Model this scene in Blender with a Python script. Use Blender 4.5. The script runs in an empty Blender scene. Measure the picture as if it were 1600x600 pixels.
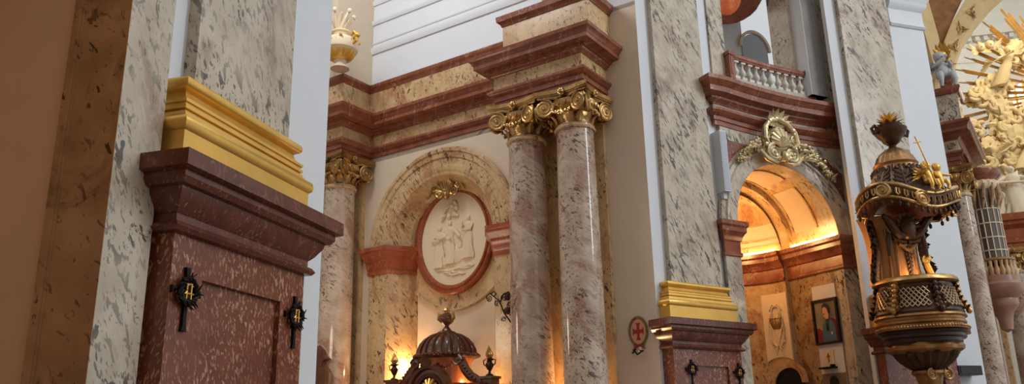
import bpy, bmesh, random
from math import *
from mathutils import Matrix, Vector, noise as mnoise
random.seed(7)
PI = pi
COL = bpy.context.scene.collection
# ------------------------------------------------------------------ camera model (1600x600)
VX, VY, FPX = 705., -4050., 1286.
def nrm(a):
    l = sqrt(sum(x*x for x in a)); return tuple(x/l for x in a)
def dot(a, b): return sum(x*y for x, y in zip(a, b))
def cross(a, b): return (a[1]*b[2]-a[2]*b[1], a[2]*b[0]-a[0]*b[2], a[0]*b[1]-a[1]*b[0])
UPc = nrm(((VX-800)/FPX, (300-VY)/FPX, -1))
_d = dot((0, 0, -1), UPc)
FWc = nrm(tuple((0, 0, -1)[i]-_d*UPc[i] for i in range(3)))
RTc = cross(FWc, UPc)
EYE = 1.6
def ray(px, py):
    c = nrm(((px-800)/FPX, (300-py)/FPX, -1)); return (dot(c, RTc), dot(c, FWc), dot(c, UPc))
def at_z(px, py, z):
    r = ray(px, py); t = (z-EYE)/r[2]; return (r[0]*t, r[1]*t, z)
def at_y(px, py, Y):
    r = ray(px, py); t = Y/r[1]; return (r[0]*t, Y, EYE+r[2]*t)
class Fr:
    """vertical wall frame: u runs along azimuth az, v out of the wall to its right hand, z up"""
    def __init__(s, o, az):
        s.o = (o[0], o[1]); a = radians(az); s.az = az; s.u = (sin(a), cos(a)); s.n = (cos(a), -sin(a))
    def hit(s, px, py, v=0):
        r = ray(px, py); ox = s.o[0]+s.n[0]*v; oy = s.o[1]+s.n[1]*v
        den = r[0]*s.n[0]+r[1]*s.n[1]; t = (ox*s.n[0]+oy*s.n[1])/den
        x, y = r[0]*t, r[1]*t
        return ((x-ox)*s.u[0]+(y-oy)*s.u[1], EYE+r[2]*t)
    def w(s, u, v, z): return (s.o[0]+s.u[0]*u+s.n[0]*v, s.o[1]+s.u[1]*u+s.n[1]*v, z)
    def inv(s, p):
        d = (p[0]-s.o[0], p[1]-s.o[1]); return (d[0]*s.u[0]+d[1]*s.u[1], d[0]*s.n[0]+d[1]*s.n[1])
class ArcFr(Fr):
    """like Fr, but the wall bows back (concave) by sag over the length L"""
    def __init__(s, o, az, L, sag): Fr.__init__(s, o, az); s.L = L; s.sag = sag
    def w(s, u, v, z):
        t = 2*u/s.L-1; b = -s.sag*(1-t*t) if abs(t) < 1 else 0
        return Fr.w(s, u, v+b, z)
LOC = Fr((0, 0), 90)        # u = +x, v = -y (towards the viewer)
# ------------------------------------------------------------------ mesh builder
class MB:
    def __init__(s): s.v = []; s.f = []
    def add(s, vs, fs):
        k = len(s.v); s.v += [tuple(p) for p in vs]; s.f += [tuple(i+k for i in f) for f in fs]; return s
    def grid(s, rows, cu=False, cv=False, cap=False):
        n = len(rows); m = len(rows[0]); k = len(s.v); fs = []
        for r in rows: s.v += [tuple(p) for p in r]
        for i in range(n if cu else n-1):
            for j in range(m if cv else m-1):
                a = i*m+j; b = i*m+(j+1) % m; c = ((i+1) % n)*m+(j+1) % m; d = ((i+1) % n)*m+j
                fs.append((k+a, k+b, k+c, k+d))
        if cap and not cu:
            fs.append(tuple(k+j for j in range(m))); fs.append(tuple(k+(n-1)*m+j for j in range(m)))
        s.f += fs; return s
    def box(s, fr, u0, u1, v0, v1, z0, z1):
        P = [fr.w(u, v, z) for z in (z0, z1) for (u, v) in ((u0, v0), (u1, v0), (u1, v1), (u0, v1))]
        return s.add(P, [(0, 1, 2, 3), (4, 5, 6, 7), (0, 1, 5, 4), (1, 2, 6, 5), (2, 3, 7, 6), (3, 0, 4, 7)])
    def prism(s, fr, poly, v0, v1):
        n = len(poly)
        P = [fr.w(u, v0, z) for u, z in poly]+[fr.w(u, v1, z) for u, z in poly]
        return s.add(P, [tuple(range(n)), tuple(range(n, 2*n))]+[(i, (i+1) % n, n+(i+1) % n, n+i) for i in range(n)])
    def plan(s, poly, z0, z1):
        n = len(poly)
        P = [(x, y, z0) for x, y in poly]+[(x, y, z1) for x, y in poly]
        return s.add(P, [tuple(range(n)), tuple(range(n, 2*n))]+[(i, (i+1) % n, n+(i+1) % n, n+i) for i in range(n)])
    def sweep(s, fr, path, prof, closed=False):
        """prof: closed polygon of (d,z), d to the right hand of the path [(u,v)...] in fr; mitred corners"""
        n = len(path); rows = []
        for i in range(n):
            p = Vector(path[i])
            a = Vector(path[i-1]) if (i > 0 or closed) else None
            b = Vector(path[(i+1) % n]) if (i < n-1 or closed) else None
            ns = []
            if a is not None: t = (p-a).normalized(); ns.append(Vector((-t.y, t.x)))
            if b is not None: t = (b-p).normalized(); ns.append(Vector((-t.y, t.x)))
            m = sum(ns, Vector((0, 0))).normalized(); c = m.dot(ns[0])
            m = m/max(c, .3)
            rows.append([fr.w(p.x+m.x*d, p.y+m.y*d, z) for d, z in prof])
        return s.grid(rows, cu=closed, cv=True, cap=not closed)
    def arc(s, fr, uc, zc, prof, t0, t1, n=32, sx=1, sz=1, full=False):
        rows = []
        for i in range(n if full else n+1):
            t = t0+(t1-t0)*i/n
            rows.append([fr.w(uc+r*cos(t)*sx, v, zc+r*sin(t)*sz) for r, v in prof])
        return s.grid(rows, cu=full, cv=True, cap=not full)
    def lathe(s, c, prof, n=32, fn=None, t0=0, t1=2*PI, fr=None):
        full = abs(t1-t0-2*PI) < 1e-6; rows = []
        for i in range(n if full else n+1):
            t = t0+(t1-t0)*i/n; row = []
            for r, z in prof:
                rr = fn(r, z, t) if fn else r
                if fr: row.append(fr.w(c[0]+rr*cos(t), c[1]+rr*sin(t), z))
                else: row.append((c[0]+rr*cos(t), c[1]+rr*sin(t), z))
            rows.append(row)
        return s.grid(rows, cu=full)
    def tube(s, pts, r, n=8):
        pts = [Vector(p) for p in pts]; m = len(pts)
        rs = r if isinstance(r, (list, tuple)) else [r]*m
        t = (pts[1]-pts[0]).normalized(); a = Vector((0, 0, 1)) if abs(t.z) < .9 else Vector((1, 0, 0))
        x = t.cross(a).normalized(); rows = []
        for i in range(m):
            t = (pts[min(i+1, m-1)]-pts[max(i-1, 0)]).normalized()
            x = (x-t*x.dot(t)).normalized(); y = t.cross(x)
            rows.append([pts[i]+(x*cos(2*PI*j/n)+y*sin(2*PI*j/n))*rs[i] for j in range(n)])
        return s.grid(rows, cv=True, cap=True)
    def ball(s, c, r, n=8, m=6, R=None, fn=None):
        if not isinstance(r, (list, tuple)): r = (r, r, r)
        c = Vector(c); rows = []
        for i in range(n):
            a = 2*PI*i/n; row = []
            for j in range(m+1):
                b = PI*j/m; d = Vector((sin(b)*cos(a), sin(b)*sin(a), cos(b)))
                k = fn(d) if fn else 1
                q = Vector((d.x*r[0], d.y*r[1], d.z*r[2]))*k
                if R: q = R @ q
                row.append(c+q)
            rows.append(row)
        return s.grid(rows, cu=True)
    def tf(s, M, k0=0):
        for i in range(k0, len(s.v)): s.v[i] = tuple(M @ Vector(s.v[i]))
        return s
    def merge(s, o, M=None):
        vs = [tuple(M @ Vector(p)) for p in o.v] if M else o.v
        return s.add(vs, o.f)
    def build(s, name, mat, parent=None, ang=35, **props):
        if parent is None:
            xs = [p[0] for p in s.v]; ys = [p[1] for p in s.v]; zs = [p[2] for p in s.v]
            base = Vector(((min(xs)+max(xs))/2, (min(ys)+max(ys))/2, min(zs)))
        else:
            r = parent
            while r.parent: r = r.parent
            base = Vector(r.location)
        me = bpy.data.meshes.new(name)
        me.from_pydata([tuple(Vector(p)-base) for p in s.v], [], s.f)
        bm = bmesh.new(); bm.from_mesh(me)
        bmesh.ops.remove_doubles(bm, verts=bm.verts, dist=1e-5)
        bmesh.ops.recalc_face_normals(bm, faces=bm.faces)
        bm.to_mesh(me); bm.free()
        if ang:
            me.shade_smooth(); me.set_sharp_from_angle(angle=radians(ang))
        me.materials.append(mat)
        o = bpy.data.objects.new(name, me); COL.objects.link(o)
        if parent is None: o.location = base
        else: o.parent = parent
        for k, v in props.items(): o[k] = v
        return o
def tag(o, label, cat, group=None, kind=None):
    o['label'] = label; o['category'] = cat
    if group: o['group'] = group
    o['kind'] = kind or 'thing'
    return o
def thing(name, label, cat, loc=(0, 0, 0), rz=0, group=None):
    o = bpy.data.objects.new(name, None); COL.objects.link(o); o.empty_display_size = .1
    o.location = loc; o.rotation_euler = (0, 0, rz)
    return tag(o, label, cat, group)
def dup(root, loc=None, rz=None, label=None, group=None, scale=None):
    r = root.copy(); COL.objects.link(r)
    if loc is not None: r.location = loc
    if rz is not None: r.rotation_euler = (0, 0, rz)
    if scale: r.scale = (scale,)*3
    if label: r['label'] = label
    if group: r['group'] = group
    for ch in list(root.children):
        c = ch.copy(); COL.objects.link(c); c.parent = r
        for g in list(ch.children):
            d = g.copy(); COL.objects.link(d); d.parent = c
    return r
def struct(name, mb, mat, **k):
    o = mb.build(name, mat, **k); o['kind'] = 'structure'; return o
# ------------------------------------------------------------------ materials
def newmat(name):
    m = bpy.data.materials.new(name); m.use_nodes = True; nt = m.node_tree; nt.nodes.clear()
    out = nt.nodes.new('ShaderNodeOutputMaterial'); b = nt.nodes.new('ShaderNodeBsdfPrincipled')
    nt.links.new(b.outputs[0], out.inputs[0]); return m, nt, b
def srgb(r, g, b):
    f = lambda c: (c/255/12.92) if c/255 <= .04045 else ((c/255+.055)/1.055)**2.4
    return (f(r), f(g), f(b), 1)
class NT:
    def __init__(s, nt): s.nt = nt; s.L = nt.links.new
    def n(s, t, **k):
        nd = s.nt.nodes.new(t)
        for a, b in k.items(): setattr(nd, a, b)
        return nd
    def pos(s, rot=(0, 0, 0), sc=(1, 1, 1)):
        g = s.n('ShaderNodeNewGeometry'); m = s.n('ShaderNodeMapping'); m.vector_type = 'TEXTURE'
        s.L(g.outputs['Position'], m.inputs[0]); m.inputs['Rotation'].default_value = rot
        m.inputs['Scale'].default_value = sc; return m.outputs[0]
    def noise(s, vec, scale, detail=3, rough=.5, dist=0):
        t = s.n('ShaderNodeTexNoise'); s.L(vec, t.inputs['Vector'])
        t.inputs['Scale'].default_value = scale; t.inputs['Detail'].default_value = detail
        t.inputs['Roughness'].default_value = rough; t.inputs['Distortion'].default_value = dist
        return t.outputs[0]
    def ramp(s, x, a, b, va=0, vb=1):
        r = s.n('ShaderNodeMapRange'); r.clamp = True; s.L(x, r.inputs[0])
        r.inputs[1].default_value = a; r.inputs[2].default_value = b
        r.inputs[3].default_value = va; r.inputs[4].default_value = vb; return r.outputs[0]
    def math(s, op, a, b=None):
        m = s.n('ShaderNodeMath', operation=op)
        for i, x in enumerate((a, b)):
            if x is None: continue
            if isinstance(x, (int, float)): m.inputs[i].default_value = x
            else: s.L(x, m.inputs[i])
        return m.outputs[0]
    def mix(s, f, a, b):
        m = s.n('ShaderNodeMix', data_type='RGBA')
        for i, x in ((0, f), (6, a), (7, b)):
            if isinstance(x, (int, float, tuple)): m.inputs[i].default_value = x
            else: s.L(x, m.inputs[i])
        return m.outputs[2]
def marble(name, c1, c2, fleck, blot, tilt=.8, fscale=1., blotch=.62, famt=.9, rough=.2, fthr=.62):
    m, nt, b = newmat(name); N = NT(nt)
    p = N.pos()
    base = N.mix(N.ramp(N.noise(p, 2.2, 4, .6), .35, .65), c1, c2)
    q = N.pos((.15, -tilt, .2), (.33/fscale, .33/fscale, 1.25/fscale))          # long axis tilted
    f1 = N.ramp(N.noise(q, 4.2, 3, .6, .5), fthr, fthr+.025)
    f2 = N.ramp(N.noise(q, 9, 3, .55, .3), fthr+.02, fthr+.045)
    msk = N.ramp(N.noise(p, 1.3, 2), .40, .58)
    f = N.math('MULTIPLY', N.math('MAXIMUM', f1, N.math('MULTIPLY', f2, .8)), N.math('ADD', N.math('MULTIPLY', msk, .8), .2))
    bl = N.ramp(N.noise(N.pos((.1, -tilt, .4), (.8, .8, 1.6)), .85, 5, .6, 1.2), blotch, blotch+.07)
    vein = N.ramp(N.noise(q, 4.5, 6, .7, 1.5), .40, .62)
    pale = N.mix(.5, blot, c1)
    blc = N.mix(vein, blot, pale)
    c = N.mix(N.math('MULTIPLY', bl, .85), base, blc)
    c = N.mix(N.math('MULTIPLY', f, famt), c, fleck)
    nt.links.new(c, b.inputs['Base Color']); b.inputs['Roughness'].default_value = rough
    b.inputs['Specular IOR Level'].default_value = .45
    return m
def redmarble(name, c1, c2, fleck, fthr=.6, sc=1., rough=.25, vein=.0, famt=.85):
    m, nt, b = newmat(name); N = NT(nt)
    p = N.pos()
    base = N.mix(N.ramp(N.noise(p, 4, 4, .6), .35, .65), c1, c2)
    q = N.pos((.25, .2, .2), (.4*sc, .4*sc, 1.1*sc))
    f = N.ramp(N.noise(q, 19, 2, .55, .5), fthr, fthr+.05)
    msk = N.ramp(N.noise(p, 2.2, 2), .35, .6)
    c = N.mix(N.math('MULTIPLY', N.math('MULTIPLY', f, N.math('ADD', N.math('MULTIPLY', msk, .7), .3)), famt), base, fleck)
    if vein:
        d = N.math('ABSOLUTE', N.math('SUBTRACT', N.noise(N.pos((.7, .1, .5), (.6, .6, 1.6)), 1.3, 3, .55, .5), .5))
        c = N.mix(N.ramp(d, 0, .012, vein, 0), c, fleck)
    nt.links.new(c, b.inputs['Base Color']); b.inputs['Roughness'].default_value = rough
    return m
def plain(name, c, rough=.6, metal=0, spec=.4, bump=0, bscale=30, var=0, trans=0, coat=0):
    m, nt, b = newmat(name); N = NT(nt)
    if var:
        x = N.noise(N.pos(), 3, 4, .6)
        d = tuple(v*(1-var) for v in c[:3])+(1,)
        nt.links.new(N.mix(N.ramp(x, .35, .65), d, c), b.inputs['Base Color'])
    else: b.inputs['Base Color'].default_value = c
    b.inputs['Roughness'].default_value = rough; b.inputs['Metallic'].default_value = metal
    b.inputs['Specular IOR Level'].default_value = spec; b.inputs['Coat Weight'].default_value = coat
    if bump:
        bp = N.n('ShaderNodeBump'); bp.inputs['Strength'].default_value = bump; bp.inputs['Distance'].default_value = .02
        N.L(N.noise(N.pos(), bscale, 3), bp.inputs['Height']); N.L(bp.outputs[0], b.inputs['Normal'])
    return m
M = {}
cream1, cream2 = srgb(194, 182, 162), srgb(170, 157, 138)
M['marble'] = marble('mottled_cream_marble', cream1, cream2, srgb(64, 58, 54), srgb(140, 112, 96), fthr=.572, blotch=.565, famt=.9, tilt=.55)
M['marble_w'] = marble('mottled_ochre_marble', srgb(206, 178, 134), srgb(184, 150, 108), srgb(88, 62, 44), srgb(156, 98, 66), fthr=.59, blotch=.555, tilt=.6)
M['marble_col'] = marble('column_scagliola', srgb(198, 180, 160), srgb(172, 150, 130), srgb(66, 52, 46), srgb(144, 98, 80), fthr=.575, tilt=1.0, fscale=1.3, blotch=.53, rough=.1, famt=.85)
M['marble_b'] = marble('mottled_brown_marble', srgb(176, 140, 98), srgb(146, 112, 74), srgb(50, 38, 30), srgb(92, 50, 36), fthr=.62, blotch=.53, fscale=.8)  # on the corner pilaster this brown also holds dim warm light as colour
M['red'] = redmarble('red_brown_marble', srgb(100, 51, 34), srgb(118, 64, 44), srgb(184, 142, 112), .56, 1.15, famt=.85)
M['red_cor'] = redmarble('dark_red_marble', srgb(118, 64, 44), srgb(144, 84, 60), srgb(192, 150, 124), .66, .7, vein=.5, rough=.22)
M['red_dk'] = redmarble('chocolate_red_marble', srgb(84, 42, 32), srgb(102, 54, 42), srgb(160, 116, 96), .62, .9, vein=.3, rough=.25, famt=.7)
M['red_w'] = redmarble('orange_red_marble', srgb(138, 66, 38), srgb(160, 84, 50), srgb(204, 152, 108), .66, .8, vein=.4)
M['gold'] = plain('matt_gold', srgb(228, 182, 92), .40, .65, bump=.15, bscale=4, var=.15)
M['gold_d'] = plain('old_gold', srgb(206, 164, 104), .32, .85, bump=.3, bscale=25, var=.55)
M['bronze'] = plain('dark_bronze', srgb(74, 50, 36), .4, .6, bump=.3, bscale=30, var=.4)
M['iron'] = plain('black_iron', srgb(30, 26, 24), .5, .7)
M['white'] = plain('white_plaster', srgb(208, 211, 214), .7, var=.03)
M['white_s'] = plain('grey_white_plaster', srgb(206, 206, 208), .7, var=.03)
M['cream_p'] = plain('cream_plaster', srgb(210, 192, 168), .7, var=.04)
M['tan_p'] = plain('tan_plaster', srgb(206, 172, 142), .8, var=.05)
M['stucco'] = plain('ivory_stucco', srgb(226, 208, 176), .6, bump=.2, bscale=12)
M['wood'] = plain('carved_walnut', srgb(96, 54, 34), .35, bump=.3, bscale=14, var=.4, coat=.3)
M['wood_l'] = plain('orange_walnut', srgb(160, 92, 50), .35, bump=.1, bscale=14, var=.3, coat=.3)
M['black'] = plain('black_paint', srgb(18, 17, 17), .4)
M['grey'] = plain('light_grey_metal', srgb(196, 200, 204), .45)
M['floor'] = redmarble('floor_stone', srgb(140, 120, 104), srgb(120, 100, 86), srgb(180, 160, 140), .6)
# ================================================================== frames
N = Fr((-2.307, 5.459), 15.5)
F2 = Fr((2.717, 14.869), 55)
_P = F2.w(F2.hit(1020, 400, -.5)[0], -.5, 0)
S = Fr(_P, 124)
BA = F2.w(2.45, -.4, 0)
BL = 4.25
B2 = ArcFr(BA, 63, BL, .2)
B2f = Fr(BA, 63)
P3 = Fr((7.1, 17.0), 72)
ARC0 = lambda a, b, n: [a+(b-a)*i/n for i in range(n+1)]
# ================================================================== the setting
m = MB(); m.plan([(-16, -6), (30, -6), (30, 45), (-16, 45)], -.2, 0); struct('floor', m, M['floor'])
# nave wall behind the first pilaster (its left part shows as white strip, its right part as jamb)
m = MB(); m.box(N, -.2, 2.93, -1.0, -.5, 0, 20); struct('wall_pier', m, M['white'])
# chapel: left side wall, back wall
c0 = S.inv(N.w(2.93, -.5, 0))
m = MB(); m.box(S, -12, c0[0], c0[1], c0[1]+.3, 0, 18); struct('wall_chapel_left', m, M['white_s'])
m = MB(); m.box(S, -12.3, -12, -2, c0[1]+.3, 0, 18); struct('wall_chapel_back', m, M['cream_p'])
# altar side wall with arched niche
UC, ZC = -5.22, 5.98
def niche_half(sgn):
    return [(UC+sgn*1.56, 0)]
poly = [(-12, 0), (UC-1.56, 0)]+[(UC-1.56*cos(t), ZC+1.56*sin(t)) for t in ARC0(0, PI, 40)]+[(UC+1.56, 0), (0, 0), (0, 10.3), (-12, 10.3)]
m = MB(); m.prism(S, poly, -.62, 0); struct('wall_altar_side', m, M['cream_p'])
m = MB(); m.box(S, UC-2, UC+2, -.8, -.62, 0, 8.2); struct('wall_altar_niche', m, M['cream_p'])
m = MB(); m.box(S, -8.1, 0, -1.0, -.6, 10.2, 20); struct('wall_above_entablature', m, M['white'])
m = MB(); m.box(S, -8.6, -8.1, -1.0, .75, 10.2, 20); struct('wall_above_corner', m, M['cream_p'])
m = MB(); m.box(S, -.75, 0, -1.0, 0, 10.2, 22); struct('wall_chapel_mouth', m, M['white_s'])
# mouldings on the white upper wall
for i, (a, b, d) in enumerate(((11.62, 11.80, .08), (11.92, 11.97, .03), (12.5, 12.62, .07), (13.1, 13.22, .06))):
    m = MB(); m.sweep(S, [(-8.1, -.6), (-.75, -.6)], [(0, a), (d*.5, a), (d, (a+b)/2), (d, b), (0, b)]); struct('trim_%d' % (i+1), m, M['white'])
# pier of second pilaster: front strip
m = MB(); m.box(F2, F2.inv(_P)[0], 2.62, -1.2, -.5, 0, 22); struct('wall_second_pier', m, M['white'])
# pier of third pilaster
m = MB(); m.box(P3, P3.hit(1286, 0, -.5)[0], P3.hit(1434, 0, -.5)[0], -.62, -.5, 0, 13.2); struct('wall_third_pier', m, M['white'])
# ================================================================== first piers
PED_COR = [(0, 3.06), (.05, 3.07), (.075, 3.10), (.05, 3.135), (.02, 3.15), (.02, 3.2), (.06, 3.24), (.12, 3.33), (.13, 3.37), (.17, 3.38), (.2, 3.42), (.2, 3.46), (.255, 3.48), (.255, 3.6), (0, 3.6)]
GOLD = [(0, 3.6), (0, 3.85), (.0, 3.86), (.025, 3.88), (.035, 3.92), (.025, 3.965), (-.01, 3.985), (-.03, 3.99), (-.03, 4.0), (-.05, 4.04), (-.07, 4.055), (-.045, 4.06), (-.045, 4.085), (-.06, 4.09), (-.06, 4.11), (-.045, 4.115), (-.045, 4.14), (-.07, 4.145), (-.1, 4.18), (-.115, 4.23), (-.09, 4.245), (-.07, 4.255), (-.055, 4.28), (-.055, 4.31), (-.07, 4.335), (-.1, 4.345), (-.16, 4.35), (-.16, 3.6)]
def pier(fr, s, name, labels, mats, back=-.55, H=22, uR=0):
    """giant pilaster: red pedestal with recessed panel, gilded base, mottled shaft"""
    b0, b1 = .27+s, 2.12+s+uR; vf = -.22
    t = thing('giant_pilaster', labels, 'pilaster', fr.w((b0+b1)/2, (vf+back)/2, 0))
    pth = [(b0, back), (b0, vf), (b1, vf), (b1, back)]
    # pedestal: body frame around a recessed panel
    p0, p1, pz = N.hit(316, 438, vf)[0]+s, N.hit(438, 469, vf)[0]+s, N.hit(316, 438, vf)[1]
    m = MB(); m.box(fr, b0, b1, back, vf-.05, 0, 3.06)
    m.prism(fr, [(b0, 0), (p0, 0), (p0, pz), (p1, pz), (p1, 0), (b1, 0), (b1, 3.06), (b0, 3.06)], vf-.05, vf)
    m.sweep(fr, pth, [(0, 0), (.12, 0), (.12, .3), (.06, .36), (.03, .45), (0, .45)])
    pd = m.build('pedestal', M['red'], t)
    m = MB(); m.box(fr, p0+.001, p1-.001, vf-.055, vf-.045, .5, pz-.001); m.build('panel', M['red'], pd)
    m = MB(); m.sweep(fr, pth, PED_COR); m.box(fr, b0, b1, back, vf, 3.06, 3.6); m.build('cornice', M['red_dk'], pd)
    m = MB()
    g0, g1 = b0, b1
    m.sweep(fr, [(g0, back), (g0, vf), (g1, vf), (g1, back)], GOLD)
    m.build('gilded_base', M['gold'], t, ang=50, label='matt gold moulded base')
    m = MB(); m.box(fr, b0+.27, b1-.14, back, -.385, 3.7, H)
    m.build('shaft', mats, t)
    return t
pier(N, 0, 'N', 'nearest giant pilaster with red marble pedestal and gold base, at left', M['marble'])
pier(P3, .42, 'P3', 'giant pilaster standing behind the carved pulpit, at right', M['marble'])
pier(F2, .08, 'F2', 'giant pilaster with gold base right of the red cross emblem, in mid picture', M['marble'])
# half pilaster left of the first pier: cool face to the nave, side-chapel face coloured brown to carry dim warm light
tA = thing('corner_pilaster', 'broad mottled corner pilaster at far left, side face tinted brown as if dimly warm-lit, beside light face', 'pilaster', N.w(-.24, -.6, 0))
m = MB(); m.box(N, -.235, .215, -.77, -.37, 0, 22); m.build('shaft', M['marble'], tA)
m = MB(); m.box(N, -.24, -.235, -.78, -.37, 0, 22); m.build('dim_tint_face', M['marble_b'], tA, label='mottled side face, brown tint standing for dim warm light')
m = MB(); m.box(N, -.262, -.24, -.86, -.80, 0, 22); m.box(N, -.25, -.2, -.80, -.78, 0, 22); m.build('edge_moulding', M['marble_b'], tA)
m = MB(); m.box(N, -.2, .2, -6, -1.0, 0, 22); m.box(N, -.235, -.2, -6, -.86, 0, 22); struct('wall_side_chapel', m, M['tan_p'])
# the side chapel at far left, closed so that only nave light reaches it
m = MB(); m.box(N, -8, -.24, -6.4, -6, 0, 22); struct('wall_side_chapel_back', m, M['tan_p'])
m = MB(); m.box(N, -8.4, -8, -6.4, -.5, 0, 22); struct('wall_side_chapel_end', m, M['tan_p'])
m = MB(); m.box(N, -8.4, -.24, -6.4, -.9, 6.2, 6.6); struct('ceiling_side_chapel', m, M['tan_p'])
m = MB(); m.box(N, -8.4, -8.0, -.5, 16, 0, 18); struct('wall_nave_rear', m, M['tan_p'])
# ================================================================== altar wall: arch around the niche
t = thing('niche_arch', 'moulded marble arch framing the altar niche around the oval relief', 'arch', S.w(UC, 0, 0))
m = MB()
m.arc(S, UC, ZC, [(2.14, -.02), (2.14, .07), (2.10, .10), (2.04, .10), (2.02, .07), (1.9, .07), (1.88, .04), (1.72, .04), (1.70, .06), (1.62, .06), (1.56, .02), (1.56, -.02)], 0, PI, 48)
m.build('archivolt', M['marble_w'], t)
m = MB(); m.arc(S, UC, ZC, [(1.56, .02), (1.5, .0), (1.30, -.30), (1.24, -.34), (1.22, -.36), (1.18, -.58), (1.20, -.62), (1.7, -.62), (1.7, 0), (1.6, .02)], 0, PI, 48)
m.build('splayed_soffit', M['marble_w'], t)
for sg in (-1, 1):
    def X(r): return UC+sg*r
    pr = [(2.14, -.02), (2.14, .07), (1.56, .07), (1.50, 0), (1.26, -.34), (1.18, -.58), (1.18, -.63), (1.6, -.63)]
    P = [S.w(X(r), v, 0)[:2] for r, v in pr]
    m = MB(); m.plan(P, 0, ZC-.02); m.build('jamb_pier', M['marble_w'], t)
    IMP = [(0, 5.32), (.03, 5.33), (.03, 5.40), (.02, 5.42), (.05, 5.52), (.06, 5.62), (.09, 5.66), (.09, 5.70), (.16, 5.80), (.17, 5.86), (.20, 5.88), (.20, 5.97), (0, 5.97)]
    pa = [(X(2.14), -.02), (X(2.14), .07), (X(1.56), .07), (X(1.26), -.34), (X(1.18), -.6)]
    if sg > 0: pa = pa[::-1]
    m = MB(); m.sweep(S, pa, IMP); m.plan([S.w(X(r), v, 0)[:2] for r, v in ((2.14, -.02), (2.14, .07), (1.56, .07), (1.26, -.34), (1.18, -.6))], 5.32, 5.97)
    m.build('impost', M['red_w'], t)
# back field of the niche: marble with round lower edge
w0 = 1.19
lob = 1.62
th = acos(w0/lob)
poly = [(UC+lob*cos(a), ZC+.05+lob*sin(a)) for a in ARC0(-th, -PI+th, 40)]+[(UC-1.3*cos(a), ZC+1.3*sin(a)) for a in ARC0(0, PI, 40)]
poly = [(max(UC-1.2, min(UC+1.2, a)), b) for a, b in poly]
t2 = thing('marble_field', 'mottled marble field with round lower edge behind the oval relief', 'wall panel', S.w(UC, -.6, 4.3))
m = MB(); m.prism(S, poly, -.62, -.56); m.build('slab', M['marble_w'], t2)
m = MB(); m.arc(S, UC, ZC+.05, [(lob-.03, -.6), (lob-.03, -.54), (lob+.03, -.53), (lob+.05, -.6)], -PI+th, -th, 40); m.build('rim_moulding', M['marble_w'], t2)
# ================================================================== entablature of the altar wall (runs forward over the columns)
VR = 1.05
uR0, uR1 = -2.88, -.78
uL1 = -7.45
path = [(-11.9, VR), (uL1, VR), (uL1, .0), (uR0, .0), (uR0, VR), (uR1, VR), (uR1, 0)]
ent = thing('entablature', 'red and cream marble entablature running above the altar niche and columns', 'entablature', S.w(-4, .3, 8.2))
AR = [(-.2, 8.22), (.0, 8.22), (.0, 8.34), (.03, 8.345), (.03, 8.45), (.06, 8.46), (.09, 8.50), (.13, 8.53), (.13, 8.58), (-.2, 8.58)]
FRZ = [(-.2, 8.58), (.02, 8.58), (.02, 8.90), (-.2, 8.90)]
CO = [(-.2, 8.90), (.04, 8.90), (.06, 8.93), (.11, 8.96), (.12, 8.99), (.17, 9.01), (.17, 9.04), (.33, 9.07), (.33, 9.15), (.35, 9.17), (.37, 9.22), (.42, 9.26), (.43, 9.33), (-.2, 9.36)]
PAR = [(-.2, 9.34), (.08, 9.34), (.08, 9.42), (.04, 9.46), (.04, 10.12), (-.2, 10.12)]
CAP = [(-.2, 10.10), (.05, 10.10), (.06, 10.14), (.11, 10.19), (.13, 10.22), (.13, 10.30), (-.2, 10.32)]
for nm, pr, mt in (('architrave', AR, 'red_cor'), ('frieze', FRZ, 'marble_w'), ('cornice', CO, 'red_cor')):
    m = MB(); m.sweep(S, path, pr)
    for a, b in ((-11.9, uL1), (uR0, uR1)):
        m.box(S, a+.1, b-.1, -.1, VR-.1, pr[0][1], pr[-1][1]-.001)
    m.build(nm, M[mt], ent)
pp = [(-11.9, .95), (uL1-.12, .95), (uL1-.12, .0), (-2.7, .0)]
m = MB(); m.sweep(S, pp, PAR); m.box(S, -11.9, uL1-.2, -.1, .9, 9.3, 10.11); m.build('parapet', M['marble_w'], ent)
m = MB(); m.sweep(S, pp, CAP); m.box(S, -11.9, uL1-.2, -.1, .9, 10.1, 10.3); m.build('parapet_cap', M['red_cor'], ent)
p2 = [(-2.72, -.1), (-2.72, .95), (-.62, .95), (-.62, -.1)]
m = MB(); m.sweep(S, p2, [(-.2, 9.34), (.06, 9.34), (.06, 9.5), (.0, 9.54), (.0, 10.14), (-.2, 10.14)]); m.box(S, -2.6, -.7, -.1, .9, 9.3, 10.13); m.build('pedestal_block', M['marble_w'], ent)
m = MB(); m.sweep(S, p2, [(-.2, 10.12), (.02, 10.12), (.04, 10.17), (.10, 10.22), (.11, 10.34), (-.2, 10.36)]); m.box(S, -2.6, -.7, -.1, .9, 10.12, 10.35); m.build('pedestal_cap', M['red_cor'], ent)
# pilaster strips behind the columns
for a, b, lb in ((-8.6, -7.62, 'flat marble pilaster beside the left column of the altar wall'), (-2.55, -1.95, 'flat marble pilaster between the paired columns'), (-1.2, -.86, 'narrow marble pilaster right of the paired columns')):
    t = thing('flat_pilaster', lb, 'pilaster', S.w((a+b)/2, .05, 0))
    m = MB(); m.box(S, a, b, -.02, .1, 0, 8.0); m.build('shaft', M['marble_w'], t)
    m = MB(); m.sweep(S, [(a, 0), (a, .1), (b, .1), (b, 0)], [(-.05, 7.75), (.03, 7.75), (.05, 7.8), (.03, 7.83), (.02, 7.9), (.06, 7.95), (.09, 8.2), (-.05, 8.2)]); m.build('capital', M['gold_d'], t)
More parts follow.
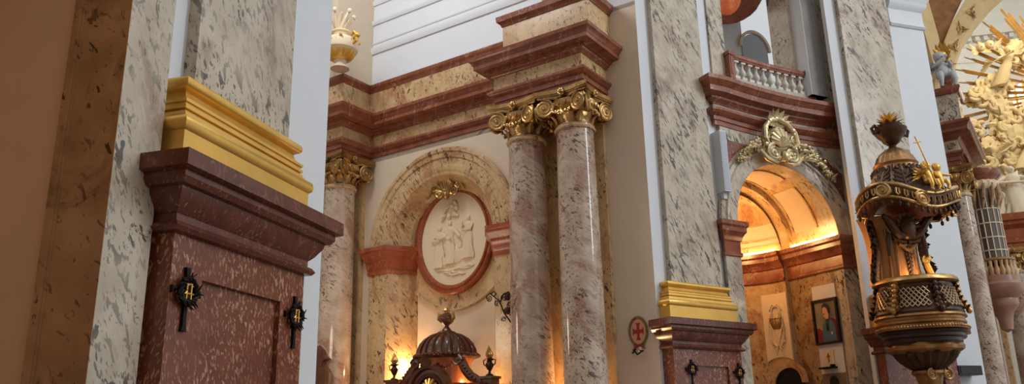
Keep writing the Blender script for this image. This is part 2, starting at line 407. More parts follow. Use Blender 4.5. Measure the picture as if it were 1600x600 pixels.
# ================================================================== ornament helpers
def spiral(mb, c, X, Y, R, turns=2.2, r0=.022, r1=.010, a0=0, sgn=1, n=40, core=True):
    """a raised spiral in the plane X,Y about c"""
    c = Vector(c); X = Vector(X); Y = Vector(Y); pts = []; rs = []
    for i in range(n+1):
        f = i/n; r = R*(1-f)**.9+R*.12*f; a = a0+sgn*turns*2*PI*f
        pts.append(c+X*(r*cos(a))+Y*(r*sin(a))); rs.append(r0+(r1-r0)*f)
    mb.tube(pts, rs, 6)
    if core:
        Z = X.cross(Y).normalized()
        R3 = Matrix((X.normalized(), Y.normalized(), Z)).transposed()
        mb.ball(c, (R*.2, R*.2, R*.2), 8, 6, R3)
        mb.ball(c, (R*.86, R*.86, R*.04), 14, 6, R3)
def leaf(mb, base, tip, up, w, curl=.3, n=7, lobes=5, th=.012):
    """an acanthus-like leaf: lobed outline, raised mid rib, tip curling along 'up'"""
    b = Vector(base); t = Vector(tip); U = Vector(up).normalized(); d = t-b; L = d.length
    s = d.normalized().cross(U).normalized(); rows = []
    for i in range(n*2+1):
        f = i/(n*2)
        ww = w*(sin(PI*min(1, f*.93+.07))**.7)*(1+.28*cos(f*lobes*2*PI))
        c = b+d*f+U*(curl*L*f**3)
        rows.append([c+s*(ww*k)+U*(-abs(k)*ww*.35+(.02*L if abs(k) < .1 else 0)) for k in (-1, -.5, 0, .5, 1)])
    mb.grid(rows)
    mb.grid([[p-U*th for p in r] for r in rows])
def festoon(mb, a, b, sag, r=.03, n=9, out=(0, 0, 0), fat=1.6):
    a = Vector(a); b = Vector(b); o = Vector(out)
    for i in range(n+1):
        f = i/n; k = 4*f*(1-f)
        c = a+(b-a)*f+Vector((0, 0, -sag*k))+o*k
        rr = r*(.7+fat*.3*k)
        for q in range(3):
            mb.ball(c+Vector((random.uniform(-1, 1), random.uniform(-1, 1), random.uniform(-1, 1)))*rr*.7, rr*random.uniform(.6, .9), 6, 4)
def rope(mb, pts, r, n=10, step=None):
    """a string of round beads along pts"""
    P = [Vector(p) for p in pts]
    for i in range(len(P)-1):
        k = max(1, int((P[i+1]-P[i]).length/(step or r*1.8)))
        for j in range(k): mb.ball(P[i]+(P[i+1]-P[i])*(j/k), r, 6, 4)
def figure(mb, M4, h=1.0, robe=True, arms=((.25, .1), (-.2, .3)), lean=0, seedv=1, wings=False, turn=0, folds=7, sit=False):
    """a draped standing figure of height h on its own origin, facing -y, mapped by the matrix M4"""
    rr = random.Random(seedv); k0 = len(mb.v)
    H = h
    def fn(r, z, t): return r*(1+.10*sin(folds*t+z*9/H+seedv)*(1-z/H)*2.0)
    prof = [(.02*H, 0), (.15*H, .0), (.155*H, .06*H), (.135*H, .25*H), (.125*H, .42*H), (.10*H, .56*H), (.088*H, .62*H), (.105*H, .70*H), (.115*H, .77*H), (.09*H, .82*H), (.035*H, .85*H), (.033*H, .88*H)]
    rows = []
    for i in range(22):
        t = 2*PI*i/22; row = []
        for r, z in prof:
            q = fn(r, z, t)
            row.append((q*cos(t)*1.1+lean*z, q*sin(t)*.75, z))
        rows.append(row)
    mb.grid(rows, cu=True)
    hx = lean*.93*H
    mb.ball((hx, -.01*H, .93*H), (.055*H, .062*H, .072*H), 12, 9)
    mb.ball((hx, .012*H, .945*H), (.062*H, .06*H, .068*H), 10, 7)            # hair
    mb.ball((hx, -.07*H, .925*H), (.010*H, .015*H, .018*H), 6, 4)            # nose
    for s, (fx, fz) in zip((-1, 1), arms):
        sh = Vector((lean*.78*H+s*.11*H, 0, .78*H)); el = Vector((sh.x+s*.06*H+fx*.4*H*s, -.07*H, .64*H+fz*.25*H))
        ha = Vector((sh.x+fx*H, -.17*H, .60*H+fz*H*.6))
        mb.tube([sh, (sh+el)/2, el, (el+ha)/2, ha], [.045*H, .04*H, .034*H, .027*H, .019*H], 8)
        mb.ball(ha, (.022*H, .022*H, .028*H), 8, 5)
        for q in range(4): mb.tube([ha, ha+Vector(((q-1.5)*.010*H, -.016*H, .018*H)), ha+Vector(((q-1.5)*.013*H, -.032*H, .012*H))], .006*H, 5)
    if wings:
        for s in (-1, 1):
            for q in range(6):
                b = Vector((s*.05*H, .07*H, .78*H)); e = Vector((s*(.20+.05*q)*H, .16*H, (.98-.10*q)*H))
                leaf(mb, b, e, (0, 1, .2), .035*H, .1, 4, 2, .006*H)  # added point light, brightens the loggia strips; no such source there
    mb.tf(M4, k0); return mb
def frmat(fr, u, v, z, rz=0, sx=1, sy=1, sz=1):
    """matrix placing local x along u, local -y along v"""
    o = fr.w(u, v, z)
    ux, uy = fr.u; nx, ny = fr.n
    A = Matrix(((ux, -nx, 0, o[0]), (uy, -ny, 0, o[1]), (0, 0, 1, o[2]), (0, 0, 0, 1)))
    return A @ Matrix.Rotation(rz, 4, 'Z') @ Matrix.Diagonal((sx, sy, sz, 1))
def urn(mb, prof, n=24, gad=0): pass
# ================================================================== the column prototype
RS = radians(-34)
def make_column(label, group=None):
    r0, r1, hc, H = .415, .375, 7.50, 8.22
    t = thing('marble_column', label, 'column', (0, 0, 0), 0, group)
    m = MB()
    m.lathe((0, 0), [(r0*(1-.0), .55)]+[(r0-(r0-r1)*max(0, (f-.3)/.7)**1.5, .55+(hc-.6)*f) for f in [i/16 for i in range(17)]]+[(r1+.03, hc-.03), (r1+.03, hc)], 48)
    m.build('shaft', M['marble_col'], t)
    m = MB(); m.lathe((0, 0), [(0, .55), (r0+.04, .55), (r0+.05, .5), (r0+.09, .47), (r0+.09, .42), (r0+.05, .40), (r0+.04, .35), (r0+.12, .30), (r0+.15, .25), (r0+.12, .2), (0, .2)], 40)
    m.box(LOC, -r0-.17, r0+.17, -r0-.17, r0+.17, 0, .2); m.build('base', M['marble_w'], t)
    m = MB(); m.lathe((0, 0), [(r1, hc-.10), (r1+.035, hc-.09), (r1+.05, hc-.06), (r1+.035, hc-.03), (r1, hc-.02)], 40); m.build('astragal', M['marble_w'], t)
    # capital body: bell + egg band
    m = MB(); m.lathe((0, 0), [(r1, hc-.02), (r1+.02, hc), (r1+.0, hc+.05), (r1-.01, hc+.25), (r1+.05, hc+.32), (r1+.12, hc+.40), (r1+.13, hc+.5), (r1+.04, hc+.56), (.2, hc+.6)], 40)
    for i in range(22):
        a = 2*PI*i/22; m.ball(((r1+.11)*cos(a), (r1+.11)*sin(a), hc+.42), (.04, .04, .06), 8, 6)
    for i in range(12):
        a = 2*PI*(i+.5)/12; d = Vector((cos(a), sin(a), 0))
        leaf(m, d*(r1)+Vector((0, 0, hc+.02)), d*(r1+.07)+Vector((0, 0, hc+.24)), d, .075, .25)
    cap = m.build('capital', M['gold_d'], t)
    # abacus: concave sided plate
    m = MB()
    for (z0, z1, k) in ((hc+.56, hc+.61, .94), (hc+.61, hc+.64, 1.0), (hc+.64, hc+.72, 1.04)):
        pl = []
        for q in range(4):
            for i in range(9):
                f = -1+2*i/8*1.0
                if i == 8: continue
                x = f*.60*k; y = -(.60-.13*(1-f*f))*k
                if i == 0: x = -.56*k
                a = q*PI/2
                pl.append((x*cos(a)-y*sin(a), x*sin(a)+y*cos(a)))
        m.plan(pl, z0, z1)
    for q in range(4):
        a = q*PI/2; d = Vector((sin(a), -cos(a), 0)); c = d*.5+Vector((0, 0, hc+.64))
        for j in range(7):
            b = 2*PI*j/7; s = Vector((cos(a), sin(a), 0))
            m.ball(c+s*(.05*cos(b))+Vector((0, 0, .055*sin(b))), .034, 6, 4)
        m.ball(c+d*.03, .04, 8, 6)
    m.build('abacus', M['gold_d'], cap)
    for q in range(4):
        a = PI/4+q*PI/2; m = MB()
        for s in (-1, 1):
            b = a+s*radians(28)                                  # the scroll face opens like a V
            d = Vector((cos(b), sin(b), 0)); nn = Vector((sin(b), -cos(b), 0))*s
            ctr = Vector((cos(a), sin(a), 0))*.62+Vector((0, 0, hc+.35))+nn*.10-d*.02
            spiral(m, ctr, d, (0, 0, 1), .20, 2.3, .030, .013, PI/2, 1 if s > 0 else 1)
            m.tube([ctr+Vector((0, 0, .20)), ctr+Vector((0, 0, .215))-d*.14, ctr+Vector((0, 0, .17))-d*.30], [.03, .032, .02], 6)
        D = Vector((cos(a), sin(a), 0))
        leaf(m, D*.68+Vector((0, 0, hc+.56)), D*.74+Vector((0, 0, hc+.22)), D, .07, .05)
        m.ball(D*.54+Vector((0, 0, hc+.36)), (.12, .12, .16), 12, 8)
        m.build('volute', M['gold_d'], cap)
    for q in range(4):
        a = q*PI/2; d = Vector((sin(a), -cos(a), 0)); s = Vector((cos(a), sin(a), 0)); m = MB()
        festoon(m, d*.47-s*.30+Vector((0, 0, hc+.34)), d*.47+s*.30+Vector((0, 0, hc+.34)), .14, .035, 10, d*.04)
        m.build('festoon', M['gold_d'], cap)
    return t
c1 = S.hit((870+926)/2, 200, .66)[0]; c2 = S.hit(823, 230, .66)[0]
col = make_column('right-hand column of the pair, tall, pink-veined, with gilt volute capital')
def put(o, fr, u, v, z=0): o.location = fr.w(u, v, z); o.rotation_euler = (0, 0, atan2(fr.u[1], fr.u[0]))
put(col, S, c1, .66)
c = dup(col, label='left-hand column of the pair, partly behind its brighter neighbour'); put(c, S, c2, .66)
c = dup(col, label='single column at left end of the altar wall, beside the white pier edge'); put(c, S, -7.86, .66)
# ================================================================== oval relief
OC = (-5.22, 6.05); oa, ob = 1.0, 1.22
t = thing('oval_relief', 'oval stucco relief of robed figures in a red marble frame above the altar', 'relief', S.w(OC[0], -.5, OC[1]-ob))
m = MB()
m.arc(S, OC[0], OC[1], [(.97, -.56), (.97, -.46), (1.0, -.42), (1.04, -.42), (1.06, -.46), (1.11, -.46), (1.13, -.43), (1.16, -.46), (1.16, -.56)], 0, 2*PI, 64, sx=1.0, sz=1.14, full=True)
m.build('frame', M['red_w'], t)
m = MB(); m.prism(S, [(OC[0]+1.01*cos(a), OC[1]+1.01*1.14*sin(a)) for a in ARC0(0, 2*PI, 48)[:-1]], -.56, -.50)
pan = m.build('panel', M['stucco'], t)
rel = [(-.42, -.66, 1.02, 0, ((.15, .05), (.30, .05)), 1, 'standing figure in low relief'), (-.08, -.60, 1.05, -.03, ((-.2, .0), (.25, -.05)), 2, 'robed figure leaning in low relief'), (.42, -.52, 1.02, .02, ((.0, .35), (-.22, .08)), 3, 'figure with raised arm in low relief')]
for du, dz, h, ln, ar, sd, lb in rel:
    m = MB(); figure(m, frmat(S, OC[0]+du, -.49, OC[1]+dz, 0, .95, .5, 1), h, arms=ar, lean=ln, seedv=sd); m.build('relief_figure', M['stucco'], pan)
m = MB(); M4 = frmat(S, OC[0]+.1, -.5, OC[1]-.62, 0, 1, .3, 1)
k0 = len(m.v); m.ball((0, 0, .22), (.2, .1, .22), 12, 8); m.ball((.08, -.05, .42), (.06, .06, .075), 10, 8); m.tube([(.0, -.05, .3), (-.12, -.1, .3), (-.2, -.1, .42)], [.05, .04, .025], 8); m.tf(M4, k0)
m.build('relief_figure', M['stucco'], pan)
m = MB()
for du, dz in ((-.12, .55), (.02, .60), (.1, .72), (-.02, .78)):
    m.ball(S.w(OC[0]+du, -.49, OC[1]+dz), (.07, .07, .075), 8, 6)
for a, b, cc, d in ((-.3, .62, -.1, .82), (0, .9, .12, .76), (-.22, .60, -.36, .45), (-.05, .56, .15, .52)):
    m.tube([S.w(OC[0]+a, -.49, OC[1]+b), S.w(OC[0]+(a+cc)/2, -.46, OC[1]+(b+d)/2+.03), S.w(OC[0]+cc, -.49, OC[1]+d)], [.03, .05, .03], 6)
m.build('relief_cherubs', M['stucco'], pan)
m = MB()
for z, a, b in ((-.74, -.5, .5), (-.8, -.3, .1), (-.86, -.2, .35), (-.7, .2, .6)):
    m.tube([S.w(OC[0]+a+(b-a)*i/6, -.49, OC[1]+z+.02*sin(i*2)) for i in range(7)], [.01]+[.03]*5+[.01], 6)
m.build('relief_ground', M['stucco'], pan)
m = MB(); gz = OC[1]+ob-.02
k = lambda a, b, v=-.34: S.w(OC[0]+a*1.0, v+.12, gz-.12+b*.95)
for s in (-1, 1):
    spiral(m, k(s*.20, -.02), (S.u[0]*s, S.u[1]*s, 0), (0, 0, 1), .14, 1.8, .04, .018, PI*.9, -1)
    spiral(m, k(s*.34, .10), (S.u[0]*s, S.u[1]*s, 0), (0, 0, 1), .08, 1.5, .03, .012, PI*.4, 1)
    m.tube([k(s*.04, -.12), k(s*.12, .14), k(s*.24, .28), k(s*.36, .22), k(s*.48, .04), k(s*.56, -.10)], [.04, .055, .06, .05, .04, .015], 8)
for i in range(9):
    a = PI*(i+.5)/9; leaf(m, k(0, -.05, -.36), k(.30*cos(a), .36*sin(a), -.28), (S.n[0], S.n[1], 0), .06, .15)
m.ball(k(0, -.1), (.08, .08, .11), 8, 6)
m.build('cartouche', M['gold_d'], t)
# ================================================================== painted cross emblem on the pier
e0 = S.hit(998, 518, 0)
EX = abs(S.hit(1014, 518, 0)[0]-S.hit(983, 518, 0)[0])/2*.82
EZ = abs(S.hit(998, 495, 0)[1]-S.hit(998, 540, 0)[1])/2*.9
t = thing('cross_emblem', 'oval emblem with red cross inside a leafy wreath on the white pier', 'emblem', S.w(e0[0], .01, e0[1]-EZ))
m = MB(); m.prism(S, [(e0[0]+EX*cos(a), e0[1]+EZ*sin(a)) for a in ARC0(0, 2*PI, 40)[:-1]], .002, .02)
m.build('field', plain('salmon_paint', srgb(206, 150, 118), .7), t, ang=0)
mred = plain('cross_red', srgb(150, 44, 36), .6); m = MB()
for (ax, az) in ((1, 0), (0, 1)):
    W_, L_ = .16, .66
    P = [(-L_, -W_*1.9), (-L_*.93, -W_*1.6), (-L_*.8, -W_*1.0), (-W_, -W_*.8), (-W_, W_*.8), (-L_*.8, W_*1.0), (-L_*.93, W_*1.6), (-L_, W_*1.9)]
    for s in (-1, 1):
        q = [((s*x if ax else y), (y if ax else s*x)) for x, y in P]
        m.prism(S, [(e0[0]+x*EX, e0[1]+y*EZ) for x, y in q], .02, .028)
m.box(S, e0[0]-.17*EX, e0[0]+.17*EX, .02, .0279, e0[1]-.17*EZ, e0[1]+.17*EZ)
m.build('cross', mred, t, ang=0)
m = MB(); mgr = plain('wreath_green', srgb(122, 110, 62), .6)
for s in (-1, 1):
    for i in range(15):
        a = -PI/2+s*(.15+2.6*i/14); b = a+s*.35
        for q in (.93, 1.12):
            leaf(m, S.w(e0[0]+EX*1.0*cos(a), .015, e0[1]+EZ*1.0*sin(a)), S.w(e0[0]+EX*(q+.08)*cos(b), .03, e0[1]+EZ*(q+.08)*sin(b)), (S.n[0], S.n[1], 0), .02, .1, 3, 1, .004)
m.build('wreath', mgr, t)
m = MB()
for s in (-1, 1):
    m.tube([S.w(e0[0], .02, e0[1]-EZ*1.02), S.w(e0[0]+s*.11, .03, e0[1]-EZ*1.0), S.w(e0[0]+s*.10, .03, e0[1]-EZ*1.2), S.w(e0[0], .03, e0[1]-EZ*1.08), S.w(e0[0]-s*.12, .02, e0[1]-EZ*1.35)], .011, 6)
m.build('bow', mred, t)
s0 = S.hit(996, 551, .08)
t = thing('candle_sconce', 'small iron candle holder below the red cross emblem', 'sconce', S.w(s0[0], .05, s0[1]-.06))
m = MB(); m.tube([S.w(s0[0]-.12, 0, s0[1]+.06), S.w(s0[0]-.05, .07, s0[1]+.02), S.w(s0[0]+.02, .13, s0[1]-.04), S.w(s0[0]+.1, .14, s0[1])], .016, 8)
m.tube([S.w(s0[0]-.14, .01, s0[1]), S.w(s0[0]-.04, .05, s0[1]+.07)], .012, 6); m.build('arm', M['iron'], t)
cpos = S.w(s0[0]+.1, .14, 0); m = MB(); m.lathe(cpos, [(0, s0[1]-.01), (.04, s0[1]), (.06, s0[1]+.03), (.05, s0[1]+.03), (.0, s0[1]+.02)], 16); m.build('drip_pan', M['bronze'], t)
m = MB(); m.lathe(cpos, [(0, s0[1]+.02), (.022, s0[1]+.02), (.022, s0[1]+.09), (0, s0[1]+.095)], 12); m.build('candle', M['cream_p'], t)
# ================================================================== iron scroll bracket on the right pier of the niche
b0 = S.hit(790, 488, .3)
K = lambda a, b, v=.12: S.w(b0[0]+a, v, b0[1]+b)
t = thing('scroll_bracket', 'black wrought iron scroll bracket with two rosettes beside the altar niche', 'bracket', K(0, -.2))
m = MB()
U3 = (S.u[0], S.u[1], 0)
m.tube([K(0, -.2, .1), K(-.1, .0, .2), K(-.15, .25, .3), K(-.32, .42, .4), K(-.42, .36, .4), K(-.38, .27, .4), K(-.31, .30, .4)], [.015, .015, .014, .013, .012, .011, .009], 8)
m.tube([K(-.14, .2, .3), K(-.05, .38, .3), K(.08, .42, .3), K(.15, .32, .3), K(.08, .24, .3), K(.02, .30, .3)], .014, 8)
m.tube([K(-.1, .02, .2), K(.04, .12, .2), K(.12, .03, .2), K(.05, -.06, .2), K(.0, .0, .2)], .014, 8)
m.tube([K(-.3, .4, .4), K(-.2, .45, .4), K(-.17, .38, .4), K(-.22, .34, .4)], .011, 6)
for cx_, cz_, r_, sg in ((-.40, .33, .07, 1), (-.02, .30, .09, -1), (.02, .02, .08, 1), (-.22, .22, .06, -1), (.10, .16, .05, 1), (-.05, -.14, .06, -1)):
    spiral(m, K(cx_, cz_, .3), (S.u[0]*sg, S.u[1]*sg, 0), (0, 0, 1), r_, 1.5, .011, .007, cx_*9, 1, core=False)
m.build('scrollwork', M['iron'], t)
for a, b in ((.06, .32), (.06, .03)):
    m = MB(); m.ball(K(a, b, .32), .05, 10, 8)
    for j in range(8):
        q = 2*PI*j/8; m.ball(K(a+.055*cos(q), b+.055*sin(q), .31), .03, 6, 4)
    m.build('rosette', M['bronze'], t)
# ================================================================== concave bay between second and third pier
UB, ZB, RB = 1.75, 5.76, 1.53
def cols(fr, us, zl, zh, v0, v1, mb=None):
    """a wall made of slices, so that it can follow a curved plan: zl(u)..zh(u)"""
    mb = mb or MB(); rows = []
    for u in us:
        a, b = zl(u), zh(u); rows.append([fr.w(u, v0, a), fr.w(u, v1, a), fr.w(u, v1, b), fr.w(u, v0, b)])
    mb.grid(rows, cv=True, cap=True); return mb
us_arch = [UB-RB*cos(t) for t in ARC0(0, PI, 36)]
zar = lambda u: ZB+sqrt(max(0, RB*RB-(u-UB)**2))
m = MB()
cols(B2, us_arch, zar, lambda u: 8.9, -.35, 0, m)
cols(B2, ARC0(0, UB-RB, 3), lambda u: 0, lambda u: 8.9, -.35, 0, m)
cols(B2, ARC0(UB+RB, BL, 6), lambda u: 0, lambda u: 8.9, -.35, 0, m)
# above the balcony: bands left and right of the loggia opening, lintel far above
cols(B2, ARC0(0, .50, 3), lambda u: 8.9, lambda u: 22, -.35, -.05, m)
cols(B2, ARC0(2.86, 4.05, 6), lambda u: 8.9, lambda u: 22, -.35, -.05, m)
cols(B2, ARC0(.50, 2.86, 12), lambda u: 13.5, lambda u: 22, -.35, -.05, m)
struct('wall_balcony_bay', m, M['marble'])
m = MB(); m.box(B2f, -.4, .0, -.7, -.30, 0, 22); struct('wall_bay_left', m, M['white'])
m = MB(); m.box(B2f, 4.20, 4.9, -.6, -.5, 0, 22); struct('wall_bay_right', m, M['white'])
# entablature of the bay
te = thing('curved_entablature', 'curved red marble cornice and architrave below the balcony', 'entablature', B2.w(2.1, .1, 8.0))
ph = [(0.0-.12, -.2), (-.12, 0)]+[(u, 0) for u in ARC0(.02, BL-.05, 24)]+[(BL+.05, 0), (BL+.05, -.3)]
m = MB(); m.sweep(B2, ph, [(-.03, 7.90), (.02, 7.90), (.02, 8.00), (.05, 8.01), (.05, 8.10), (.08, 8.11), (.13, 8.17), (.16, 8.20), (.16, 8.26), (-.03, 8.27)]); m.build('architrave', M['red_cor'], te)
m = MB(); m.sweep(B2, ph, [(-.03, 8.26), (.015, 8.26), (.015, 8.40), (-.03, 8.40)]); m.build('frieze', M['marble'], te)
m = MB(); m.sweep(B2, ph, [(-.03, 8.38), (.03, 8.38), (.05, 8.43), (.12, 8.48), (.13, 8.52), (.19, 8.54), (.30, 8.56), (.30, 8.68), (.33, 8.70), (.36, 8.76), (.40, 8.79), (.40, 8.88), (-.2, 8.90)]); m.build('cornice', M['red_cor'], te)
# balustrade
rail = thing('balustrade', 'red marble balustrade rail and end posts on the curved balcony', 'balustrade', B2.w(1.7, .0, 9.13))
arc_u = ARC0(.50, 2.92, 16)
m = MB(); m.sweep(B2, [(u, .02) for u in arc_u], [(-.09, 9.59), (.07, 9.59), (.08, 9.62), (.10, 9.64), (.10, 9.70), (.08, 9.73), (-.09, 9.73)]); m.build('rail', M['red_cor'], rail)
m = MB(); m.sweep(B2, [(u, .02) for u in arc_u], [(-.09, 8.86), (.08, 8.86), (.08, 9.13), (.06, 9.15), (-.09, 9.15)]); m.build('plinth', M['marble'], rail)
for a, b in ((.44, .60), (2.86, 3.10)):
    m = MB(); m.box(B2, a, b, -.12, .11, 8.87, 9.72); m.box(B2, a-.02, b+.02, -.14, .13, 9.66, 9.75); m.box(B2, a+.04, b-.04, -.1, .12, 9.2, 9.6); m.build('end_post', M['red_cor'], rail)
def baluster():
    m = MB(); m.lathe((0, 0), [(0, .06), (.055, .06), (.06, .075), (.035, .09), (.04, .10), (.075, .15), (.078, .19), (.06, .24), (.035, .30), (.028, .34), (.03, .37), (.045, .375), (.045, .39), (.06, .4), (0, .4)], 16)
    m.box(LOC, -.07, .07, -.07, .07, 0, .06); m.box(LOC, -.065, .065, -.065, .065, .395, .44)
    return m
bmat = plain('pale_marble', srgb(206, 200, 188), .3, var=.15)
b = baluster().build('baluster', bmat, rail)
b.name = 'baluster'; nb = 10
for i in range(nb):
    o = b if i == 0 else b.copy()
    if i: COL.objects.link(o); o.parent = rail
    u = .60+(2.86-.60)*(i+.5)/nb
    o.location = Vector(B2.w(u, .01, 9.15))-Vector(rail.location); o.rotation_euler = (0, 0, radians(90-63))
# the mesh above was built at the rail's base, so shift it to its own origin
for v in b.data.vertices: v.co += Vector(rail.location)
# arch mouldings
ta = thing('bay_arch', 'grey marble arch surround of the lamp-lit niche below the balcony', 'arch', B2.w(UB, 0, 3))
def arcB(m, prof, t0, t1, n=40): return m.arc(B2, UB, ZB, prof, t0, t1, n)
m = MB(); arcB(m, [(RB-.01, -.34), (RB-.02, .05), (RB+.03, .08), (RB+.26, .08), (RB+.28, .11), (RB+.33, .11), (RB+.36, .07), (RB+.44, .05), (RB+.46, -.02), (RB+.1, -.02), (RB+.1, -.34)], 0, PI); m.build('archivolt', M['marble'], ta)
IMPB = [(-.02, 5.02), (.02, 5.02), (.04, 5.05), (.04, 5.09), (.01, 5.12), (.01, 5.33), (.04, 5.36), (.05, 5.42), (.10, 5.50), (.13, 5.53), (.13, 5.62), (.17, 5.66), (.17, 5.75), (-.02, 5.76)]
m = MB(); m.sweep(B2, [(UB-RB-.44, 0), (UB-RB-.44, .05), (UB-RB, .05), (UB-RB, -1.7)], IMPB); m.build('impost', M['red_cor'], ta)
IMPR = [(z0*1.25, z1) for z0, z1 in IMPB]
m = MB(); m.sweep(B2, [(UB+RB, -1.75), (UB+RB, .05), (UB+RB+.80, .05), (UB+RB+.80, -.3)], IMPR); m.build('impost', M['red_cor'], ta)
for a, b_ in ((UB-RB-.44, UB-RB), (UB+RB, UB+RB+.78)):
    m = MB(); m.box(B2, a, b_, -.02, .05, 0, 5.03); m.build('pier_face', M['marble'], ta)
# spandrel panels
for sg, lb in ((-1, 'red marble spandrel panel left of the gilt cartouche'), (1, 'red marble spandrel panel right of the gilt cartouche')):
    P = []
    R_ = RB+.52
    for t in ARC0(.42, 1.12, 12): P.append((UB+sg*R_*cos(t), ZB+R_*sin(t)))
    ex, ez = UB+sg*R_*cos(.42)+sg*.02, ZB+R_*sin(1.12)
    P += [(ex-sg*.38, ez), (ex-sg*.32, ez-.12), (ex-sg*.12, ez-.26), (ex, ez-.34)]
    m = MB(); m.prism(B2, P, -.05, .018); o = m.build('spandrel_panel', M['red'], None); tag(o, lb, 'panel')
# ------------------------------------------------ gilt cartouche and garlands
gz = ZB+RB+.16
gold2 = plain('pale_gold', srgb(222, 202, 156), .35, .65, bump=.3, bscale=30, var=.4)
t = thing('gilt_cartouche', 'pale gilt shell cartouche with flower garlands above the niche arch', 'ornament', B2.w(UB-.05, .15, gz-.3))
c = (UB-.12, gz+.28)
K = lambda a, b, v=.2: B2.w(c[0]+a, v, c[1]+b)
u3 = Vector((B2.u[0], B2.u[1], 0)); n3 = Vector((B2.n[0], B2.n[1], 0))
m = MB()
m.ball(K(0, .06, .16), (.30, .12, .34), 16, 10)
for i in range(11):
    a = PI*(i)/10; m.tube([K(0, -.12, .26), K(.16*cos(a), -.08+.18*sin(a)+.0, .36), K(.30*cos(a), -.06+.36*sin(a), .28)], [.02, .04, .055], 6)
m.build('shell', gold2, t)
m = MB()
for s in (-1, 1):
    spiral(m, K(s*.27, -.30, .32), u3*s, (0, 0, 1), .19, 2, .045, .018, PI*.5, -1)
    spiral(m, K(s*.44, .08, .28), u3*s, (0, 0, 1), .11, 1.6, .034, .014, PI*.3, 1)
    m.tube([K(s*.36, -.12, .28), K(s*.50, .0, .32), K(s*.46, .26, .30), K(s*.26, .46, .28), K(0, .54, .28)], [.04, .055, .06, .055, .04], 8)
    m.tube([K(s*.08, -.46, .24), K(s*.24, -.52, .30), K(s*.46, -.46, .28), K(s*.66, -.26, .24), K(s*.82, -.24, .2)], [.03, .05, .055, .05, .03], 8)
    for q in range(5): leaf(m, K(s*(.5+.07*q), -.38+.03*q, .26), K(s*(.62+.10*q), -.18-.04*q, .3), n3, .05, .3, 4, 3)
for i in range(34):
    a = 2*PI*i/34; m.ball(K(.48*cos(a), .06+.48*sin(a), .24+random.uniform(0, .07)), random.uniform(.045, .075), 7, 5)
for i in range(7):
    a = PI*(i+.5)/7; leaf(m, K(0, .40, .22), K(.40*cos(a), .44+.34*sin(a), .28), n3, .07, .2)
m.ball(K(0, -.36, .36), (.09, .09, .12), 8, 6)
m.build('scroll_frame', gold2, t)
for s in (-1, 1):
    m = MB()
    for i in range(30):
        f = i/29; th = PI/2-s*(.30+(.54 if s > 0 else .46)*f); R_ = RB+.42-.03*f+(.05 if s > 0 else 0)
        cu, cz = UB+R_*cos(th), ZB+R_*sin(th)+.06*(1-f)
        rr = .11*(1-.4*f)
        for q in range(4):
            m.ball(B2.w(cu+random.uniform(-1, 1)*rr, .12+random.uniform(0, 1)*rr, cz+random.uniform(-1, 1)*rr), rr*random.uniform(.35, .6), 6, 4)
        if i % 4 == 1:
            leaf(m, B2.w(cu, .14, cz), B2.w(cu+random.uniform(-.1, .1), .2, cz+random.choice((-.13, .13))), n3, .035, .3, 4, 3)
    m.build('garland', gold2, t)
# ------------------------------------------------ inside the niche: passage, apse
gl = M['marble_w']
PD = -1.75                                  # passage depth
def passage_side(u0, u1):
    m = MB(); m.box(B2f, u0, u1, PD, -.35, 0, ZB+.0); return m
BR_ = RB+.0
m = passage_side(UB+RB, UB+RB+.5); m.box(B2f, UB+RB-.0, UB+RB+.5, PD, -.5, 0, ZB); struct('wall_niche_right', m, M['marble_w'])
m = passage_side(UB-RB-.4, UB-RB); struct('wall_niche_left', m, M['marble_w'])
m = MB(); m.arc(B2f, UB, ZB, [(RB, PD), (RB, -.30), (RB+.3, -.30), (RB+.3, PD)], 0, PI, 40); struct('ceiling_niche_barrel', m, M['marble_w'])
# plaster panels of the barrel vault
for k_, (a, b_) in enumerate(((.22, .95), (PI-.95, PI-.22), (1.15, PI-1.15))):
    m = MB(); m.arc(B2f, UB, ZB, [(RB-.012, PD+.42), (RB-.012, -.62), (RB+.05, -.62), (RB+.05, PD+.42)], a, b_, 20); struct('trim_%d' % (10+k_), m, M['cream_p'])
    m = MB()
    for v in (PD+.40, -.64): m.arc(B2f, UB, ZB, [(RB-.03, v-.02), (RB-.03, v+.02), (RB+.02, v+.02), (RB+.02, v-.02)], a, b_, 20)
    struct('trim_%d' % (14+k_), m, M['marble_w'])
# apse: half cylinder and quarter sphere
AR_ = RB-.13; cA = (UB, PD)
def ap(r, t, z): return B2f.w(UB+r*cos(t), PD-r*sin(t), z)
m = MB(); m.grid([[ap(AR_, t, 0), ap(AR_+.2, t, 0), ap(AR_+.2, t, 5.7), ap(AR_, t, 5.7)] for t in ARC0(0, PI, 32)], cv=True, cap=True); struct('wall_apse', m, M['marble_w'])
def dome(z0, r, a0, a1, th, n=10):
    m = MB()
    for rr, sgn in ((r, 1), (r+th, -1)):
        m.grid([[ap(rr*cos(b), t, z0+rr*sin(b)) for b in ARC0(a0, a1, n)] for t in ARC0(0, PI, 32)])
    return m
struct('ceiling_apse', dome(5.66, AR_, 0, PI/2, .1, 14), M['marble_w'])
def band(r, za, zb, dr=.02): 
    m = MB(); m.grid([[ap(r, t, za), ap(r-dr, t, za), ap(r-dr, t, zb), ap(r, t, zb)] for t in ARC0(0, PI, 32)], cv=True, cap=True); return m
m = dome(5.66, AR_-.015, .20, .58, .01, 5); struct('trim_20', m, M['cream_p'])
m = MB()
for b in (.19, .30, .59): 
    m.grid([[ap((AR_-d)*cos(b+e), t, 5.66+(AR_-d)*sin(b+e)) for d, e in ((-.01, 0), (.03, 0), (.03, .03), (-.01, .03))] for t in ARC0(0, PI, 32)], cv=True)
struct('trim_21', m, M['marble_w'])
